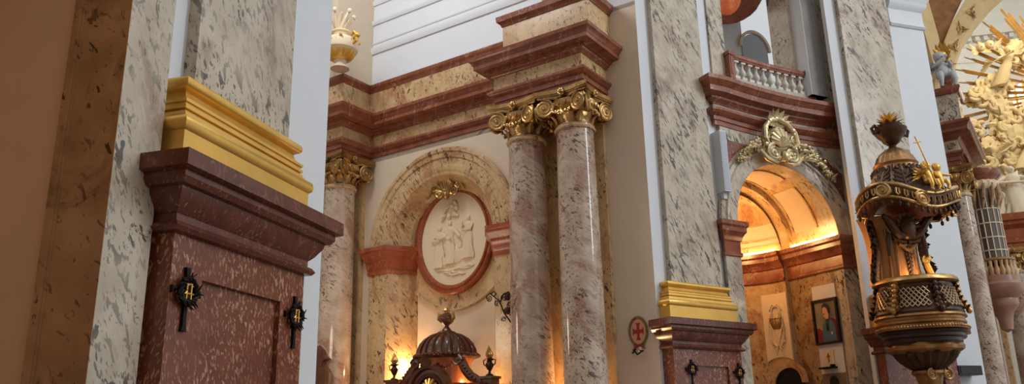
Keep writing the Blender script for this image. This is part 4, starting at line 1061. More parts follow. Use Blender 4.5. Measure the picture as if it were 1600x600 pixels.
for px_, py_, hh, arms, lb in ((1426, 296, .64, ((-.1, .15), (.1, -.1)), 'gilt putto raising a slim staff on the pulpit canopy rim'), (1468, 299, .58, ((-.05, -.1), (.15, .0)), 'gilt putto without staff at right end of the pulpit canopy')):
    tq = min(ARC0(.05, PI/2, 60), key=lambda a: abs(pxof(rim(a, .97, .2))[0]-px_))
    base = rim(tq, 1.0, .22); uq, vq = PF.inv(base)
    t = thing('gilt_putto', lb, 'sculpture', base)
    m = MB(); putto(m, frmat(PF, uq, vq, base[2], .2), hh, arms, 1); bd = m.build('body', M['gold'], t, ang=60)
    if px_ == 1426:
        m = MB(); a_ = PF.w(uq+.05, vq+.15, base[2]+.1); b_ = PF.w(uq-.32, vq+.2, base[2]+1.05)
        m.tube([a_, b_], .014, 6); A_, B_ = Vector(a_), Vector(b_); s_ = Vector((PF.u[0], PF.u[1], 0))
        m.tube([B_-(B_-A_)*.14-s_*.09, B_-(B_-A_)*.10+s_*.09], .014, 6)
        m.build('staff', M['gold'], t)
t = thing('gilt_cherub', 'small gilt cherub head hanging at right rim of the pulpit canopy', 'sculpture', rim(.02, 1.05, -.05))
m = MB(); c_ = Vector(rim(.02, 1.1, -.03)); m.ball(c_, .085, 10, 8)
for s in (-1, 1):
    for q in range(4): leaf(m, c_, c_+Vector((PF.u[0]*s*.2, PF.u[1]*s*.2, .12-.07*q)), (PF.n[0], PF.n[1], 0), .04, .2, 4, 2)
m.build('head_and_wings', M['gold'], t)
# black box on the wall right of the pulpit
q = [P3.hit(x, y, -.2) for x, y in ((1497, 571), (1536, 586))]
t = thing('black_box', 'flat black box fixed low on the wall right of the pulpit', 'box', P3.w(q[0][0], -.3, q[1][1]))
m = MB(); m.box(P3, q[0][0], q[1][0], -.5, -.2, q[1][1], q[0][1]); m.build('housing', M['black'], t)
m = MB(); m.box(P3, q[0][0]+.05, q[1][0]-.05, -.2, -.19, q[1][1]+.03, q[0][1]-.03); m.build('front', plain('black_front', srgb(28, 27, 28), .3), t)
# ================================================================== thorn cross ornaments on the pedestals
def thorn_cross():
    t = thing('cross_ornament', 'x', 'ornament', (0, 0, 0), 0)
    rr = random.Random(3)
    m = MB(); F_ = LOC
    m.prism(F_, [(-.022, -.30), (-.034, -.36), (.034, -.36), (.022, -.30), (.018, .12), (.03, .22), (-.03, .22), (-.018, .12)], 0, .025)
    m.prism(F_, [(-.17, .0), (-.19, -.035), (-.19, .035), (-.17, .015), (.17, .015), (.19, .035), (.19, -.035), (.17, .0)], 0, .024)
    m.build('cross', M['iron'], t)
    m = MB()
    for k in range(3):
        P = []
        for i in range(25):
            a = 2*PI*i/24; r = .105+.022*sin(5*a+k*2.1); P.append(F_.w(r*cos(a), .035+.014*cos(5*a+k*2.1), r*sin(a)*1.05))
        m.tube(P, .013, 6)
    for i in range(18):
        a = rr.uniform(0, 2*PI); b_ = a+rr.uniform(-.7, .7); r = .11
        m.tube([F_.w(r*cos(a), .04, r*sin(a)), F_.w((r+.065)*cos(b_), .06, (r+.065)*sin(b_))], [.014, .003], 5)
    m.build('thorn_wreath', M['iron'], t)
    m = MB(); g = .04
    m.tube([F_.w(-.055, g, -.03), F_.w(-.03, g, .0), F_.w(-.025, g, .07), F_.w(-.03, g, -.07)], .008, 6)
    m.tube([F_.w(.03, g, .075), F_.w(.03, g, -.07)], .008, 6); m.tube([F_.w(-.03, g, .05), F_.w(.01, g, .07), F_.w(.05, g, .05)], .008, 6)
    m.tube([F_.w(-.03, g, -.02), F_.w(.06, g, -.02)], .008, 6)
    m.build('gold_monogram', M['gold'], t)
    return t
tc = thorn_cross()
spots = [(N, 288, 456, -.22, 'iron thorn cross at left edge of the nearest red pedestal', 1), (N, 458, 494, -.22, 'iron thorn cross at right edge of the nearest red pedestal', 1),
         (F2, 1080, 577, -.22, 'iron thorn cross at left on the pedestal of the second pier', 1), (F2, 1154, 582, -.22, 'iron thorn cross at right on the pedestal of the second pier', 1)]
for i, (fr, x, y, v, lb, sc_) in enumerate(spots):
    u, z = fr.hit(x, y, v); o = tc if i == 0 else dup(tc); o['label'] = lb; put(o, fr, u, v, z); o.scale = (.84, 1, .80)
# ================================================================== vases above the entablature
def vase_parts(t, H):
    s = H
    m = MB(); m.lathe((0, 0), [(0, 0), (.15*s, 0), (.15*s, .03*s), (.09*s, .06*s), (.07*s, .10*s), (.10*s, .13*s), (.10*s, .14*s)], 28); m.build('foot', M['cream_p'], t)
    m = MB(); m.lathe((0, 0), [(.10*s, .14*s), (.17*s, .17*s), (.22*s, .23*s), (.24*s, .27*s), (.22*s, .275*s)], 60, fn=lambda r, z, a: r*(1+.03*cos(20*a))); m.build('gadrooned_cup', M['gold'], t)
    m = MB(); m.lathe((0, 0), [(.22*s, .27*s), (.27*s, .31*s), (.29*s, .38*s), (.28*s, .45*s), (.23*s, .50*s), (.14*s, .53*s), (.12*s, .56*s), (.13*s, .60*s), (.16*s, .62*s), (.16*s, .64*s), (.12*s, .65*s), (0, .64*s)], 32); bd = m.build('body', M['stucco'], t)
    m = MB()
    for i in range(8):
        a = 2*PI*i/8; b_ = 2*PI*(i+1)/8; r = .285*s
        festoon(m, (r*cos(a), r*sin(a), .46*s), (r*cos(b_), r*sin(b_), .46*s), .06*s, .016*s, 6)
        m.ball((r*cos(a), r*sin(a), .47*s), .03*s, 7, 5)
    m.build('gilt_festoon', M['gold'], bd)
    for sg in (-1, 1):
        m = MB(); m.tube([(sg*.26*s, 0, .36*s), (sg*.34*s, 0, .40*s), (sg*.36*s, 0, .50*s), (sg*.29*s, 0, .57*s), (sg*.22*s, 0, .52*s)], [.02*s, .03*s, .03*s, .03*s, .02*s], 8); m.ball((sg*.36*s, 0, .49*s), .05*s, 8, 6); m.build('handle', M['gold'], bd)
    m = MB()
    for i in range(10):
        a = 2*PI*i/10; r = .20*s
        m.tube([(0.03*s*cos(a), .03*s*sin(a), .62*s), (.08*s*cos(a), .08*s*sin(a), .74*s), (.13*s*cos(a+.3), .13*s*sin(a+.3), .84*s), (r*cos(a+.5), r*sin(a+.5), (.90+.08*(i % 2))*s)], [.03*s, .045*s, .035*s, .012*s], 6)
        if i % 2: m.ball((r*cos(a+.5), r*sin(a+.5), .96*s), .04*s, 7, 5)
    m.build('flames', M['stucco'], t)
va = thing('stone_vase', 'ivory and gilt vase with flames standing at left end above the entablature', 'vase')
vase_parts(va, 1.55)
vb_ = at_z(531, 108, 10.32); va.location = vb_; va.rotation_euler = (0, 0, RS)
v2 = dup(va, label='ivory vase foot cut by the top edge, on the pedestal over the paired columns'); put(v2, S, -1.62, .42, 10.35)
# ================================================================== carved altar top in the niche
AW, AL = M['wood'], M['wood_l']
av = .35
ac = S.hit(698, 553, av); AF = Fr(S.w(ac[0], av, 0), 124)
zz = lambda y: S.hit(698, y, av)[1]
_q = AF.w(0, 0, ac[1]-EYE); pm = -(_q[0]*RTc[2]+_q[1]*FWc[2]+_q[2]*UPc[2])/FPX*1.02
al = thing('altar_top', 'carved dark wooden dome with urn finial, top of the altar in the niche', 'altar', AF.w(0, 0, zz(600)-.3))
Z = {y: zz(y) for y in range(470, 660)}
L3 = lambda pts: [(r*pm*.97, zz(y)) for r, y in pts]
m = MB(); m.lathe(o0, L3([(46, 555), (45, 548), (41, 539), (34, 531), (25, 525), (14, 521), (0, 520)]), 128, fn=lambda r, z, t: r*(1-.07*abs(cos(10*t))**.6), fr=AF); dm = m.build('dome', AW, al)
m = MB()
for i in range(20):
    a = 2*PI*(i+.5)/20
    m.tube([AF.w(r*1.01*cos(a), r*1.01*sin(a), z) for r, z in L3([(46, 554), (45, 548), (41, 539), (34, 531), (25, 525), (14, 521)])], [.035, .035, .032, .028, .02, .012], 6)
    m.ball(AF.w(L3([(48, 556)])[0][0]*cos(a), L3([(48, 556)])[0][0]*sin(a), zz(556)), .05, 7, 5)
for i in range(48):
    a = 2*PI*i/48; m.ball(AF.w(49.5*pm*cos(a), 49.5*pm*sin(a), zz(557)), .035, 6, 4)
m.build('dome_ribs', AW, dm)
m = MB()
for i in range(20):
    a = 2*PI*i/20
    for r, y, k in ((44.5, 548, .05), (41, 541, .045), (36, 534, .035)):
        leaf(m, AF.w(r*pm*.93*cos(a), r*pm*.93*sin(a), zz(y+4)), AF.w((r-3)*pm*.95*cos(a), (r-3)*pm*.95*sin(a), zz(y-4)), (cos(a)*AF.u[0]+sin(a)*AF.n[0], cos(a)*AF.u[1]+sin(a)*AF.n[1], .5), k, .05, 4, 2)
m.build('dome_bellflowers', M['gold_d'], dm)
m = MB(); m.lathe(o0, L3([(44, 562), (46, 559), (49, 558), (49, 555), (46, 553)]), 64, fn=lambda r, z, t: r*(1+.012*cos(32*t)), fr=AF); m.build('dome_cornice', AW, al)
m = MB(); m.lathe(o0, L3([(37, 600), (38, 590), (38, 575), (39, 568), (43, 562), (43, 561)]), 48, fr=AF); dru = m.build('drum', AL, al)
m = MB()
for k in range(4):
    a0 = PI/2-.9+k*.6
    festoon(m, AF.w(38.5*pm*cos(a0), 38.5*pm*sin(a0), zz(571)), AF.w(38.5*pm*cos(a0+.6), 38.5*pm*sin(a0+.6), zz(571)), .07, .03, 7)
m.build('festoon', AW, dru)
for s in (-1, 1):
    m = MB(); P = [(38, 562), (44, 566), (47, 574), (53, 584), (62, 593), (76, 600), (80, 604)]
    m.tube([AF.w(s*r*pm, .28, zz(y)) for r, y in P], [.05, .08, .10, .10, .10, .08, .05], 10)
    spiral(m, AF.w(s*41*pm, .36, zz(567)), Vector((AF.u[0], AF.u[1], 0))*s, (0, 0, 1), .12, 1.8, .03, .015)
    for i in range(8):
        r, y = 42+4.3*i, 566+4.4*i; m.ball(AF.w(s*r*pm, .36, zz(y)), .045, 7, 5)
    m.build('scroll_buttress', AW, al)
m = MB(); m.lathe(o0, L3([(0, 478), (2, 479), (2.5, 484), (2, 487)])[::-1]+[], 8, fr=AF)
m = MB(); m.lathe(o0, L3([(14, 522), (14, 519), (8, 517), (7, 515), (4, 512), (3, 509), (6, 507), (10, 503), (11.5, 498), (11, 494), (8, 491), (4, 489), (3, 487)]), 32, fn=lambda r, z, t: r*(1+.04*cos(8*t)), fr=AF); ur = m.build('finial_urn', AW, al)
m = MB()
for i in range(6):
    a = 2*PI*i/6; m.tube([AF.w(0, 0, zz(489)), AF.w(3*pm*cos(a), 3*pm*sin(a), zz(485)), AF.w(2.5*pm*cos(a+.6), 2.5*pm*sin(a+.6), zz(480+i % 2*2))], [.03, .035, .008], 6)
m.ball(AF.w(0, 0, zz(489)), .055, 8, 6)
for s in (-1, 1): m.tube([AF.w(s*9*pm, .0, zz(504)), AF.w(s*14*pm, .02, zz(498)), AF.w(s*13*pm, .02, zz(491)), AF.w(s*15*pm, .02, zz(487))], [.02, .05, .04, .012], 6)
for i in range(8):
    a = 2*PI*i/8; leaf(m, AF.w(6*pm*cos(a), 6*pm*sin(a), zz(507)), AF.w(12*pm*cos(a), 12*pm*sin(a), zz(496)), (cos(a)*AF.u[0]+sin(a)*AF.n[0], cos(a)*AF.u[1]+sin(a)*AF.n[1], 0), .06, .1, 4, 2)
m.build('flame', M['gold_d'], ur)
# table cornice below and the round pediment in front
m = MB(); m.sweep(AF, [(-86*pm, -.4), (-86*pm, .55), (86*pm, .55), (86*pm, -.4)], [(-.5, zz(604)-.12), (0, zz(604)-.12), (.02, zz(604)-.04), (.08, zz(604)), (-.5, zz(604))]); m.box(AF, -80*pm, 80*pm, -.4, .5, zz(604)-.9, zz(604)-.02); m.build('altar_cornice', AL, al)
pcx = S.hit(672, 603, av+.8); ru = pcx[0]-ac[0]
m = MB(); m.arc(AF, ru, pcx[1]-.12, [(.30, .72), (.30, .84), (.36, .88), (.38, .84), (.44, .84), (.46, .90), (.52, .92), (.52, .72)], 0, PI, 32); 
m.prism(AF, [(ru+.31*cos(a), pcx[1]-.12+.31*sin(a)) for a in ARC0(0, PI, 20)], .72, .76); pedi = m.build('round_pediment', AW, al)
m = MB()
for i in range(7):
    a = PI*(i+.5)/7; m.tube([AF.w(ru, .78, pcx[1]-.1), AF.w(ru+.12*cos(a), .83, pcx[1]-.1+.13*sin(a)), AF.w(ru+.22*cos(a), .80, pcx[1]-.1+.24*sin(a))], [.015, .035, .04], 6)
m.build('shell', M['gold_d'], pedi)
m = MB()
for i in range(5): leaf(m, AF.w(ru, .9, pcx[1]+.36), AF.w(ru+(i-2)*.09, .95, pcx[1]+.62-.05*abs(i-2)), (AF.n[0], AF.n[1], 0), .04, .3, 4, 3)
m.build('crest', AW, pedi)
# flanking small urns
def small_urn(lb):
    t = thing('flaming_urn', lb, 'urn')
    m = MB(); m.lathe(o0, [(0, 0), (.08, 0), (.08, .03), (.03, .06), (.025, .10), (.05, .13), (.08, .19), (.085, .24), (.06, .27), (.05, .30), (.09, .33), (.09, .35), (0, .35)], 20)
    for s in (-1, 1): m.tube([(s*.07, 0, .2), (s*.14, 0, .24), (s*.15, 0, .32), (s*.09, 0, .33)], .014, 6)
    m.build('body', M['bronze'], t)
    m = MB()
    for i in range(7):
        a = 2*PI*i/7; m.tube([(.02*cos(a), .02*sin(a), .34), (.06*cos(a), .06*sin(a), .43), (.03*cos(a+.7), .03*sin(a+.7), .52+.05*(i % 3))], [.02, .03, .005], 6)
    m.build('flame', M['gold_d'], t)
    return t
uu = small_urn('small bronze urn with flame finial left of the carved wooden dome')
b_ = at_y(616, 594, S.w(S.hit(616, 594, .3)[0], .3, 0)[1]); p = S.hit(616, 594, .3); put(uu, S, p[0], .3, p[1])
uv = dup(uu, label='small copper urn with flame finial right of the carved wooden dome'); p = S.hit(765, 588, .5); put(uv, S, p[0], .5, p[1])
for pth, v_, lb in (((616, 594), .3, 'dark ledge carrying the small urn left of the wooden dome'), ((765, 588), .5, 'dark ledge carrying the small urn right of the wooden dome')):
    p = S.hit(*pth, v_); m = MB(); m.box(S, p[0]-.14, p[0]+.14, v_-.14, v_+.14, p[1]-.35, p[1]-.03); m.box(S, p[0]-.17, p[0]+.17, v_-.17, v_+.17, p[1]-.05, p[1]); o = m.build('urn_ledge', AW); tag(o, lb, 'ledge')
# altar lamp bulbs seen beside the dome
bulb, nt, bb = newmat('bulb_glow'); bb.inputs['Emission Color'].default_value = (1, .62, .25, 1); bb.inputs['Emission Strength'].default_value = 25
p = S.hit(644, 563, -.25); LAMP = S.w(p[0], -.25, p[1])
t = thing('spot_lamp', 'small glowing lamp behind the altar, left of the wooden dome', 'lamp', (LAMP[0], LAMP[1], LAMP[2]-.1))
m = MB(); m.ball(LAMP, .05, 12, 8); m.build('bulb', bulb, t)
m = MB(); m.lathe(LAMP[:2], [(0, LAMP[2]-.16), (.05, LAMP[2]-.16), (.055, LAMP[2]-.04), (.03, LAMP[2]-.03), (0, LAMP[2]-.03)], 16); m.build('socket', M['iron'], t)
# dark carved piece at left by the single column
q = [(499, 541), (505, 548), (507, 556), (514, 561), (507, 565), (505, 572), (511, 575), (514, 582), (512, 600), (511, 640), (490, 640), (490, 541)]
cv_ = .9; Q = [S.hit(x, y, cv_+.3) for x, y in q]
t = thing('carved_bench_end', 'dark carved wooden scroll edge peeking out beside the white pier', 'furniture', S.w(Q[0][0], cv_+.3, Q[-2][1]))
m = MB(); m.prism(S, Q, cv_+.22, cv_+.38); m.build('scroll_board', M['wood'], t)
m = MB(); m.tube([S.w(Q[i][0], cv_+.3, Q[i][1]) for i in range(0, 10)], .035, 6); m.build('moulded_edge', M['wood'], t)
# ================================================================== chancel corner right of the third pier
eo = at_z(1515, 182, 9.33)
EF = Fr((eo[0], eo[1]), 124)
def von(fr, px, py, u):
    r = ray(px, py); ox, oy = fr.o[0]+fr.u[0]*u, fr.o[1]+fr.u[1]*u
    return -(ox*r[1]-oy*r[0])/(fr.n[0]*r[1]-fr.n[1]*r[0])
kk = von(EF, 1540, 243, 0)
t = thing('chancel_entablature', 'dark red marble entablature corner seen from below, right of the third pier', 'entablature', EF.w(-1, -1, 8.2))
off = .43
pe = [(-4.5, -off), (-off, -off), (-off, kk)]
for nm, pr_, mt in (('architrave', AR, 'red_cor'), ('frieze', FRZ, 'marble'), ('cornice', CO, 'red_cor')):
    m = MB(); m.sweep(EF, pe, pr_); m.box(EF, -4.4, -off-.1, kk+.02, -off-.1, pr_[0][1], pr_[-1][1]-.002); m.build(nm, M[mt], t)
m = MB()
for v_ in (-.7, -1.2):
    pass
m.tube([EF.w(-off+.14, -.6, 8.50), EF.w(-off+.14, kk, 8.50)], .03, 6); m.tube([EF.w(-off+.36, -.2, 9.05), EF.w(-off+.36, kk, 9.05)], .025, 6)
m.build('gilt_edge', M['gold_d'], t)
m = MB(); fz = EF.hit(1481, 240, -off)
for s in (-1, 1): spiral(m, EF.w(fz[0]+s*.12, -off+.05, 8.74), Vector((EF.u[0], EF.u[1], 0))*s, (0, 0, 1), .09, 1.5, .022, .01)
m.build('frieze_ornament', M['marble_b'], t)
# attic block, putto, gilt trophy above the corner
q0 = EF.hit(1462, 150, -.6)[0]; q1 = EF.hit(1496, 150, -.6)[0]
t = thing('attic_block', 'marble attic block with dark red cap above the chancel entablature', 'pedestal', EF.w((q0+q1)/2, -.8, 9.36))
zt_ = EF.hit(1480, 146, -.6)[1]
m = MB(); m.box(EF, -4, q1, -1.5, -.6, 9.34, zt_); m.build('block', M['marble'], t)
m = MB(); m.sweep(EF, [(-4, -.6), (q1, -.6), (q1, -1.6)], [(-.1, zt_-.02), (.05, zt_-.02), (.1, zt_+.08), (.1, zt_+.16), (-.1, zt_+.18)]); m.box(EF, -4, q1-.05, -1.5, -.65, zt_, zt_+.16); m.build('cap', M['red_cor'], t)
greyst = plain('grey_stone', srgb(172, 170, 168), .6, bump=.2)
b_ = EF.hit(1477, 138, -.7)
t = thing('stone_putto', 'grey stone putto seated above the entablature right of the third pier', 'sculpture', EF.w(b_[0], -.7, zt_+.18))
m = MB(); putto(m, frmat(EF, b_[0], -.7, zt_+.18, .5), 1.15, ((.25, .25), (-.1, .1)), 4); m.build('body', greyst, t, ang=60)
b2_ = EF.hit(1472, 82, -.9)
t = thing('gilt_ornament', 'gilt leafy trophy above the grey stone putto', 'ornament', EF.w(b2_[0], -.9, b2_[1]-.5))
m = MB(); m.box(EF, b2_[0]-.2, b2_[0]+.1, -1.2, -.95, zt_+.1, b2_[1]); m.build('dark_pier', M['red_cor'], t)
m = MB()
for i in range(12):
    a = 2*PI*i/12; leaf(m, EF.w(b2_[0], -.9, b2_[1]-.1), EF.w(b2_[0]+.24*cos(a), -.75, b2_[1]-.1+.34*sin(a)), (EF.n[0], EF.n[1], 0), .07, .3, 4, 3)
m.ball(EF.w(b2_[0], -.85, b2_[1]-.1), .12, 10, 8); m.build('leaf_cluster', M['gold'], t)
t = thing('gilt_garland', 'dark gilt garland trailing down the edge of the chancel arch', 'garland', EF.w(0, -1, 9.5))
m = MB()
for i in range(16):
    f = i/15; a_ = EF.hit(1483+15*f, 112+62*f, -1.1)
    for q in range(3): m.ball(EF.w(a_[0]+random.uniform(-.06, .06), -1.1+random.uniform(-.05, .05), a_[1]+random.uniform(-.06, .06)), random.uniform(.05, .09), 7, 5)
m.build('flowers', M['gold_d'], t)
# the column below the corner
p = EF.hit(1503, 335, -.85)
c = dup(col, label='grey mottled column with large gilt volute, between pulpit and bay window'); put(c, EF, p[0], -.85); c.scale = (.78, .78, 1)
# wall behind it
ve = von(EF, 1578, 400, -.55)
m = MB(); m.box(EF, -5, -.62, min(ve, -3.5), -1.35, 0, 9.3); struct('wall_chancel', m, M['marble'])
# ------------------------------------------------ bay window (oratory) with balustrade and corbel
OY = at_y(1545, 350, 1)[1]
oy = EF.o[1]+1.5
op = at_y(1543, 350, oy)
OF = Fr((op[0], op[1]), 110)
def oz(y):
    lo, hi = 0, 14
    for _ in range(40):
        mid = (lo+hi)/2
        if pxof((op[0], op[1], mid))[1] > y: lo = mid
        else: hi = mid
    return lo
def orr(px): return px*(oy*.96+1.6)/FPX
def opf(pts): return [(orr(r), oz(y)) for r, y in pts]
t = thing('bay_window', 'rounded oratory bay window with balustrade on a marble corbel, right of the mottled column', 'bay window', OF.w(0, 0, oz(500)))
m = MB(); m.lathe((0, 0), opf([(22, 290), (24, 284), (29, 280), (31, 276), (31, 271), (26, 268), (0, 262)]), 32, fr=OF); m.build('roof_cornice', M['red_cor'], t)
m = MB(); m.lathe((0, 0), opf([(20, 300), (24, 296), (25, 288), (22, 286)]), 48, fn=lambda r, z, a: r*(1+.04*cos(16*a)), fr=OF); m.build('lambrequin', M['stucco'], t)
m = MB()
for k in range(7):
    a = -.1+k*.55; m.tube([OF.w(orr(23)*cos(a), orr(23)*sin(a), oz(292)), OF.w(orr(25)*cos(a+.15), orr(25)*sin(a+.15), oz(312)), OF.w(orr(20)*cos(a+.3), orr(20)*sin(a+.3), oz(330))], [.04, .06, .02], 8)
m.build('curtain_swag', M['marble_b'], t)
m = MB(); m.lathe((0, 0), opf([(19, 412), (19, 292)]), 24, fr=OF); m.build('glass', plain('dark_window_glass', srgb(92, 84, 74), .12, spec=.6), t)
m = MB()
for k in range(9):
    a = -.1+k*.42; m.tube([OF.w(orr(19.5)*cos(a), orr(19.5)*sin(a), oz(y)) for y in (410, 295)], .018, 5)
for y in (330, 352, 374, 394):
    m.tube([OF.w(orr(19.5)*cos(a), orr(19.5)*sin(a), oz(y)) for a in ARC0(-.3, PI+.3, 24)], .022, 5)
m.build('muntins', M['cream_p'], t)
m = MB(); m.lathe((0, 0), opf([(25, 411), (28, 410), (28, 407), (25, 406)]), 32, fr=OF); m.build('rail', M['marble_b'], t)
for k in range(12):
    a = .0+k*PI/11; m = MB(); m.lathe(OF.w(orr(25)*cos(a), orr(25)*sin(a), 0)[:2], [(.05, oz(434)), (.065, oz(430)), (.075, oz(426)), (.04, oz(419)), (.05, oz(411))], 10); m.build('baluster', M['marble_w'], t)
m = MB(); m.lathe((0, 0), opf([(0, 520), (8, 515), (10, 500), (13, 488), (20, 480), (22, 474), (21, 468), (28, 462), (33, 455), (34, 447), (30, 443), (29, 434), (0, 433)]), 40, fr=OF); m.build('corbel', plain('brown_pink_marble', srgb(168, 128, 104), .3, var=.3), t)
# red and cream pilasters below the bay window
for (x0, x1, v_, mt, lb) in ((1549, 1566, -2.0, 'red_w', 'reddish marble pilaster below the bay window'), (1571, 1580, -2.6, 'marble_w', 'narrow cream pilaster below the bay window, at right')):
    a, b_ = EF.hit(x0, 560, v_)[0], EF.hit(x1, 560, v_)[0]
    t = thing('flat_pilaster', lb, 'pilaster', EF.w((a+b_)/2, v_, 0)); m = MB(); m.box(EF, a, b_, v_-.5, v_, 0, oz(478)); m.build('shaft', M[mt], t)
    m = MB(); m.box(EF, a-.06, b_+.06, v_-.5, v_+.06, oz(486), oz(476)); m.box(EF, a-.1, b_+.1, v_-.5, v_+.1, oz(479), oz(476)); m.build('capital', M['marble_b'], t)
# ================================================================== high altar far right
HY = 25.0
ho = at_y(1560, 365, HY); HF = Fr((ho[0], ho[1]), 112)
Hh = lambda x, y, v=0: HF.hit(x, y, v)
t = thing('high_altar_entablature', 'orange red marble entablature of the high altar at right edge', 'entablature', HF.w(1, -.5, Hh(1570, 390)[1]))
za, zb_ = Hh(1560, 390)[1], Hh(1560, 338)[1]
m = MB(); m.sweep(HF, [(-.1, -1.6), (-.1, 0), (4, 0)], [(-.3, za), (0, za), (.0, za+.15), (.05, za+.17), (.05, za+.3), (.02, za+.32), (.02, za+.6), (.08, za+.64), (.2, za+.72), (.22, za+.8), (.3, za+.84), (.32, zb_), (-.3, zb_)]); m.build('moulded_band', M['red_w'], t)
m = MB(); m.box(HF, -.1, 4, -1.6, -.05, za, zb_-.01); m.build('core', M['marble_w'], t)
c = dup(col, label='warm-lit column with gilt capital at the right edge below the high altar entablature'); p = Hh(1590, 450, -.3); c.location = HF.w(p[0], -.3, za-8.22*.95); c.rotation_euler = (0, 0, radians(90-112)); c.scale = (.95, .95, .95)
for (x, h, sd, ar, lb) in ((1562, 1.8, 5, ((.1, .1), (-.1, .3)), 'white robed statue standing left on the high altar entablature'), (1592, 2.1, 8, ((.25, .05), (.1, .35)), 'white robed statue with raised arm cut by the right edge')):
    u_ = Hh(x, 335, -.3)[0]
    t = thing('robed_statue', lb, 'sculpture', HF.w(u_, -.3, zb_))
    m = MB(); figure(m, frmat(HF, u_, -.3, zb_, .3, 1.25, 1.2, 1), h*.78, arms=ar, seedv=sd, wings=True, folds=9); m.build('body', M['stucco'], t, ang=60)
# ================================================================== apse, arch and the glory of rays
GY = 30.0
go = at_y(1600, 150, GY); GF = Fr((go[0], go[1]), 108)
Gh = lambda x, y, v=0: GF.hit(x, y, v)
gc = Gh(1668, 147, 0)
apse_w = plain('apse_white', srgb(226, 224, 214), .7, var=.05)
# curved apse wall and its dentil cornice
AC = (gc[0], -1.0); AR2 = 6.5
def gp(r, t, z): return GF.w(AC[0]+r*cos(t), AC[1]-r*sin(t)*.6, z)
TT = ARC0(0, PI, 48)
m = MB(); m.grid([[gp(AR2, t, 0), gp(AR2+.3, t, 0), gp(AR2+.3, t, 22), gp(AR2, t, 22)] for t in TT], cv=True, cap=True); struct('wall_apse_high_altar', m, apse_w)
tl = PI*.80
zc = Gh(1545, 75, -3.5)[1]
t = thing('dentil_cornice', 'white dentil cornice curving round the apse above the golden rays', 'cornice', gp(AR2-.2, PI/2, zc))
def aps(prof): 
    m = MB(); m.grid([[gp(AR2-d, a, z) for d, z in prof] for a in TT], cv=True, cap=True); return m
aps([(-.05, zc-.1), (.1, zc-.1), (.14, zc+.02), (.1, zc+.05), (.1, zc+.62), (.2, zc+.68), (.24, zc+.74), (.24, zc+.80), (-.05, zc+.8)]).build('frieze', apse_w, t)
aps([(-.05, zc+1.12), (.5, zc+1.12), (.55, zc+1.25), (.6, zc+1.38), (.6, zc+1.5), (-.05, zc+1.5)]).build('top_cornice', apse_w, t)
for k in range(26):
    a = PI*.45+k*.058
    m = MB(); m.grid([[gp(AR2-d, a_, z) for d, z in ((-.02, zc+.86), (.38, zc+.90), (.38, zc+1.1), (-.02, zc+1.12))] for a_ in (a-.014, a+.014)], cv=True, cap=True); m.build('dentil', apse_w, t)
t = thing('floral_band', 'white wall band with grey flower rosettes left of the golden rays', 'wall decoration', gp(AR2-.1, tl, zc-3))
m = MB(); rg = plain('grey_relief', srgb(178, 178, 172), .7)
for i in range(7):
    for j in range(5):
        a = PI*.70+.075*i+(.037 if j % 2 else 0); z = zc-.55-.85*j
        for q in range(6):
            b_ = 2*PI*q/6; m.ball(gp(AR2-.02, a+.024*cos(b_), z+.17*sin(b_)), .07, 6, 4)
        m.ball(gp(AR2-.02, a, z), .08, 6, 4)
        m.tube([gp(AR2-.02, a+.038*cos(b_), z+.3*sin(b_)) for b_ in ARC0(0, 2*PI, 14)], .02, 5)
m.build('rosettes', rg, t)
# ---- the arch in front of the apse
AY = 24.0
ao = at_y(1640, 150, AY); AF2 = Fr((ao[0], ao[1]), 106)
inner = [(1600, -40), (1556, 0), (1533, 28), (1513, 58), (1500, 92), (1491, 125), (1486, 160), (1484, 200), (1484, 260)]
outer = [(1560, -50), (1508, 0), (1487, 35), (1475, 65), (1467, 95), (1461, 130), (1458, 165), (1456, 200), (1456, 260)]
ivory = plain('ivory_gilt_plaster', srgb(226, 196, 140), .55, var=.1)
I_ = [AF2.hit(x, y, 0) for x, y in inner]; O_ = [AF2.hit(x, y, 0) for x, y in outer]
t = thing('chancel_arch', 'cream arch band with gilt scrollwork in front of the bright apse', 'arch', AF2.w(I_[-1][0], 0, I_[-1][1]))
m = MB(); rows = []
for (a, b_), (c_, d_) in zip(I_, O_): rows.append([AF2.w(a, -.9, b_), AF2.w(a-.06, 0, b_), AF2.w(a-.12, .06, b_+.05), AF2.w(c_+.1, .06, d_-.05), AF2.w(c_, 0, d_), AF2.w(c_, -.9, d_)])
m.grid(rows, cv=True, cap=True); ar_ = m.build('arch_band', ivory, t)
for k in range(7):
    m = MB()
    f = .8+k*.85; i = int(f); g = f-i
    cu_ = (I_[i][0]*(1-g)+I_[i+1][0]*g)*.5+(O_[i][0]*(1-g)+O_[i+1][0]*g)*.5; cz_ = (I_[i][1]*(1-g)+I_[i+1][1]*g)*.5+(O_[i][1]*(1-g)+O_[i+1][1]*g)*.5
    spiral(m, AF2.w(cu_, .07, cz_), (AF2.u[0], AF2.u[1], 0), (0, 0, 1), .14, 1.6, .03, .012, k, 1, core=False)
    for q in range(3): leaf(m, AF2.w(cu_, .09, cz_), AF2.w(cu_+.2*cos(q*2+k), .12, cz_+.3*sin(q*2+k)), (AF2.n[0], AF2.n[1], 0), .04, .2, 4, 2)
    m.build('gilt_scroll', M['gold_d'], ar_)
